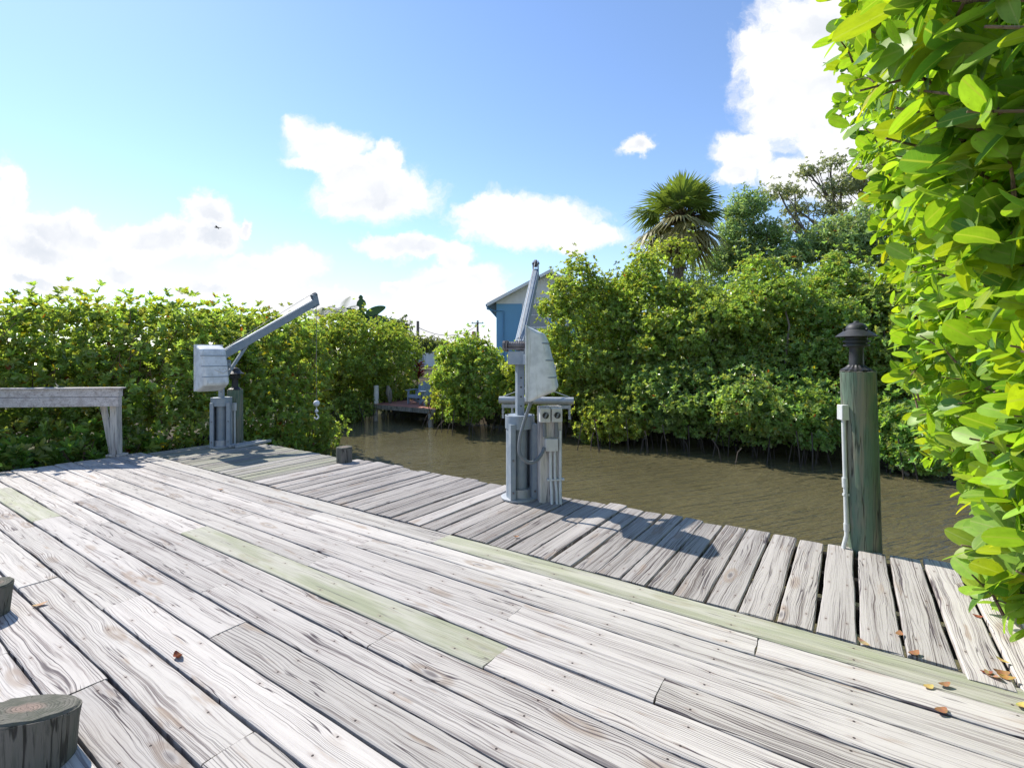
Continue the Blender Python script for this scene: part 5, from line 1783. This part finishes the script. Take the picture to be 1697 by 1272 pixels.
def shrub():
    o = P(-1.3, 3.6, -.4)
    root = empty('broad_leaved_shrub', o, 0, 'tall bright green broad leaved shrub leaning over the right end of the deck', 'shrub')
    zk = np.array([-.6, 0.0, .3, .8, 1.3, 1.8, 2.4, 3.0, 3.6, 4.4, 5.4])
    sk = np.array([-1.10, -.94, -.80, -.60, -.46, -.36, -.24, -.12, -.08, -.09, -.15])
    N = 5600
    q = np.where(rng.random(N) < .28, rng.uniform(1.35, 2.7, N), rng.uniform(1.35, 5.6, N))
    z = rng.uniform(-.1, 5.2, N)
    zlo = np.clip(.24 + (3.7 - q) * .38, .0, 2.0)
    z = np.where(z < zlo, zlo + rng.uniform(0, 1.2, N), z)
    dep = rng.beta(.9, 2.0, N) * .95
    # lumpy face
    lump = .10 * np.sin(q * 3.1 + 1.3 * z) + .08 * np.sin(z * 4.3 + 2 * q) + .07 * np.sin(q * 7.7 + 3 * z + 1)
    endr = np.clip((q - 4.9) / .7, 0, 1) ** 2 * .5
    face = np.interp(z, zk, sk) + lump - endr
    s_ = face - dep
    cen = s_[:, None] * D1[None] + q[:, None] * D2[None]
    cen[:, 2] = z
    outd = D1[None] * 1.0 + D2[None] * (np.clip((q - 4.4) / .8, 0, 1))[:, None] * .8 + rng.normal(0, .45, (N, 3)) + np.array((0, 0, .25))
    outd = norm(outd)
    nl = 6
    rep = lambda a: np.repeat(a, nl, axis=0)
    ref = norm(np.cross(outd, rng.normal(0, 1, (N, 3))))
    oth = np.cross(outd, ref)
    k = np.tile(np.arange(nl), N)
    ang = k * 2.6 + rep(rng.uniform(0, 6.28, N)) + rng.normal(0, .3, N * nl)
    pol = rng.uniform(.45, 1.45, N * nl)
    rad = rep(ref) * np.cos(ang)[:, None] + rep(oth) * np.sin(ang)[:, None]
    d = norm(rep(outd) * np.cos(pol)[:, None] + rad * np.sin(pol)[:, None] + np.array((0, 0, .05)))
    nrm = rep(outd) * np.sin(pol)[:, None] - rad * np.cos(pol)[:, None] + rng.normal(0, .25, (N * nl, 3)) + np.array(SUN_DIR)[None] * .9
    base = rep(cen) - rep(outd) * (rng.uniform(0, .12, N * nl))[:, None]
    L = np.clip(rng.normal(.094, .024, N * nl), .045, .145)
    Wd = L * rng.uniform(.46, .64, N * nl)
    V, Fq, UV, m = big_leaf_arrays(base, d, nrm, L, Wd)
    tw = np.repeat(rng.normal(0, 1, N), nl)
    c = np.array((.26, .43, .055))[None] * np.exp(.16 * tw + .14 * rng.normal(0, 1, N * nl))[:, None]
    young = rng.random(N * nl) < .22
    c[young] = np.array((.37, .48, .04))[None] * rng.uniform(.7, 1.1, (young.sum(), 1))
    yel = rng.random(N * nl) < .02
    c[yel] = (.52, .52, .04)
    dk = rng.random(N * nl) < .10
    c[dk] = np.array((.10, .22, .045))[None] * rng.uniform(.8, 1.3, (dk.sum(), 1))
    T = np.concatenate([c, np.ones((len(c), 1))], 1).repeat(m, axis=0)
    np_mesh('foliage', V, Fq, M_bush, root, T, UV, o, smooth=True)
    mb = MB()
    for i in range(26):
        qb = rng.uniform(2.8, 4.6)
        b0 = P(rng.uniform(-2.1, -1.7), qb, -.5)
        ztop = rng.uniform(1.2, 5.0)
        qq = qb + rng.uniform(-.4, .3)
        e = P(np.interp(ztop, zk, sk) - .55, qq, ztop)
        limb(mb, b0, e, .020, .006, .05, 7, 7)
    for i in range(0, N, 3):
        mb.tube([cen[i] - outd[i] * rng.uniform(.12, .25) - np.array((0, 0, .03)), cen[i] - outd[i] * .1, cen[i] + outd[i] * .03], [.006, .004, .003], 5)
    mb.build('branches', M_twig, root, smooth=60, origin=o)


shrub()


# ------------------------------------------------------------------ dry leaves on the deck
def dry_leaf(loc, rz, sc, curl, col, label):
    n = 8
    V, Fq = [], []
    for i in range(n + 1):
        f = i / n
        w = .30 * math.sin(math.pi * (f * .94 + .03)) ** .8
        z = curl * (f - .5) ** 2 * 1.6
        V += [(f - .5, -w, z + curl * .5 * w), (f - .5, 0, z), (f - .5, w, z + curl * .6 * w)]
        if i:
            a = (i - 1) * 3
            Fq += [(a, a + 1, a + 4, a + 3), (a + 1, a + 2, a + 5, a + 4)]
    V = np.array(V) * sc
    T = np.array([(*[c * random.uniform(.75, 1.2) for c in col], 1) for _ in V])
    o = np_mesh('fallen_leaf', V, Fq, M_dry, None, T, None, (0, 0, 0), smooth=True)
    o.location = [float(c) for c in loc]
    o.rotation_euler = (random.uniform(-.15, .15), random.uniform(-.15, .15), rz)
    tag(o, label, 'leaf', 'dry leaves scattered on the deck')


BR, YE, RD, TAN = (.30, .15, .07), (.52, .40, .12), (.26, .08, .045), (.46, .30, .16)
for (u, v, sc, cl, col, lab) in (
    (294, 1091, .07, .9, RD, 'curled rust red leaf lying in a deck crack near the front'),
    (66, 1003, .075, .3, TAN, 'tan leaf lying flat near the left pile stubs'),
    (855, 890, .05, .5, BR, 'brown leaf on the walkway below the middle davit'),
    (1430, 1067, .07, .5, TAN, 'tan leaf at the foot of a walkway plank below the green pile'),
    (1514, 1085, .07, .5, BR, 'brown leaf on the green edge plank below the walkway gap'),
    (1538, 1140, .055, .4, YE, 'small yellow leaf on the grey plank near the right corner'),
    (1565, 1137, .055, .6, BR, 'small brown curled leaf right of the yellow one'),
    (1559, 1180, .07, .4, BR, 'brown leaf in the plank gap at the bottom right'),
    (1620, 1023, .05, .5, RD, 'red brown leaf on the end planks below the shrub'),
    (1645, 1123, .085, .5, TAN, 'large tan leaf in the small heap by the timber block'),
    (1658, 1118, .07, .7, BR, 'brown leaf on top of the small heap by the timber block'),
    (1668, 1126, .07, .6, (.40, .22, .07), 'orange brown leaf at the right of the small heap'),
    (1634, 1117, .055, .6, RD, 'reddish leaf at the left of the small heap'),
    (1661, 1097, .055, .5, YE, 'golden leaf on the end plank above the small heap'),
    (1693, 1171, .06, .4, YE, 'pale yellow leaf at the right edge of the photograph'),
    (364, 812, .07, .5, BR, 'brown leaf far back on the decking by the green planks'),
    (1490, 1052, .06, .4, BR, 'brown leaf beside the wide walkway gap'),
):
    p = G(u, v)
    dry_leaf((p[0], p[1], .006), random.uniform(0, 6.28), sc, cl, col, lab)
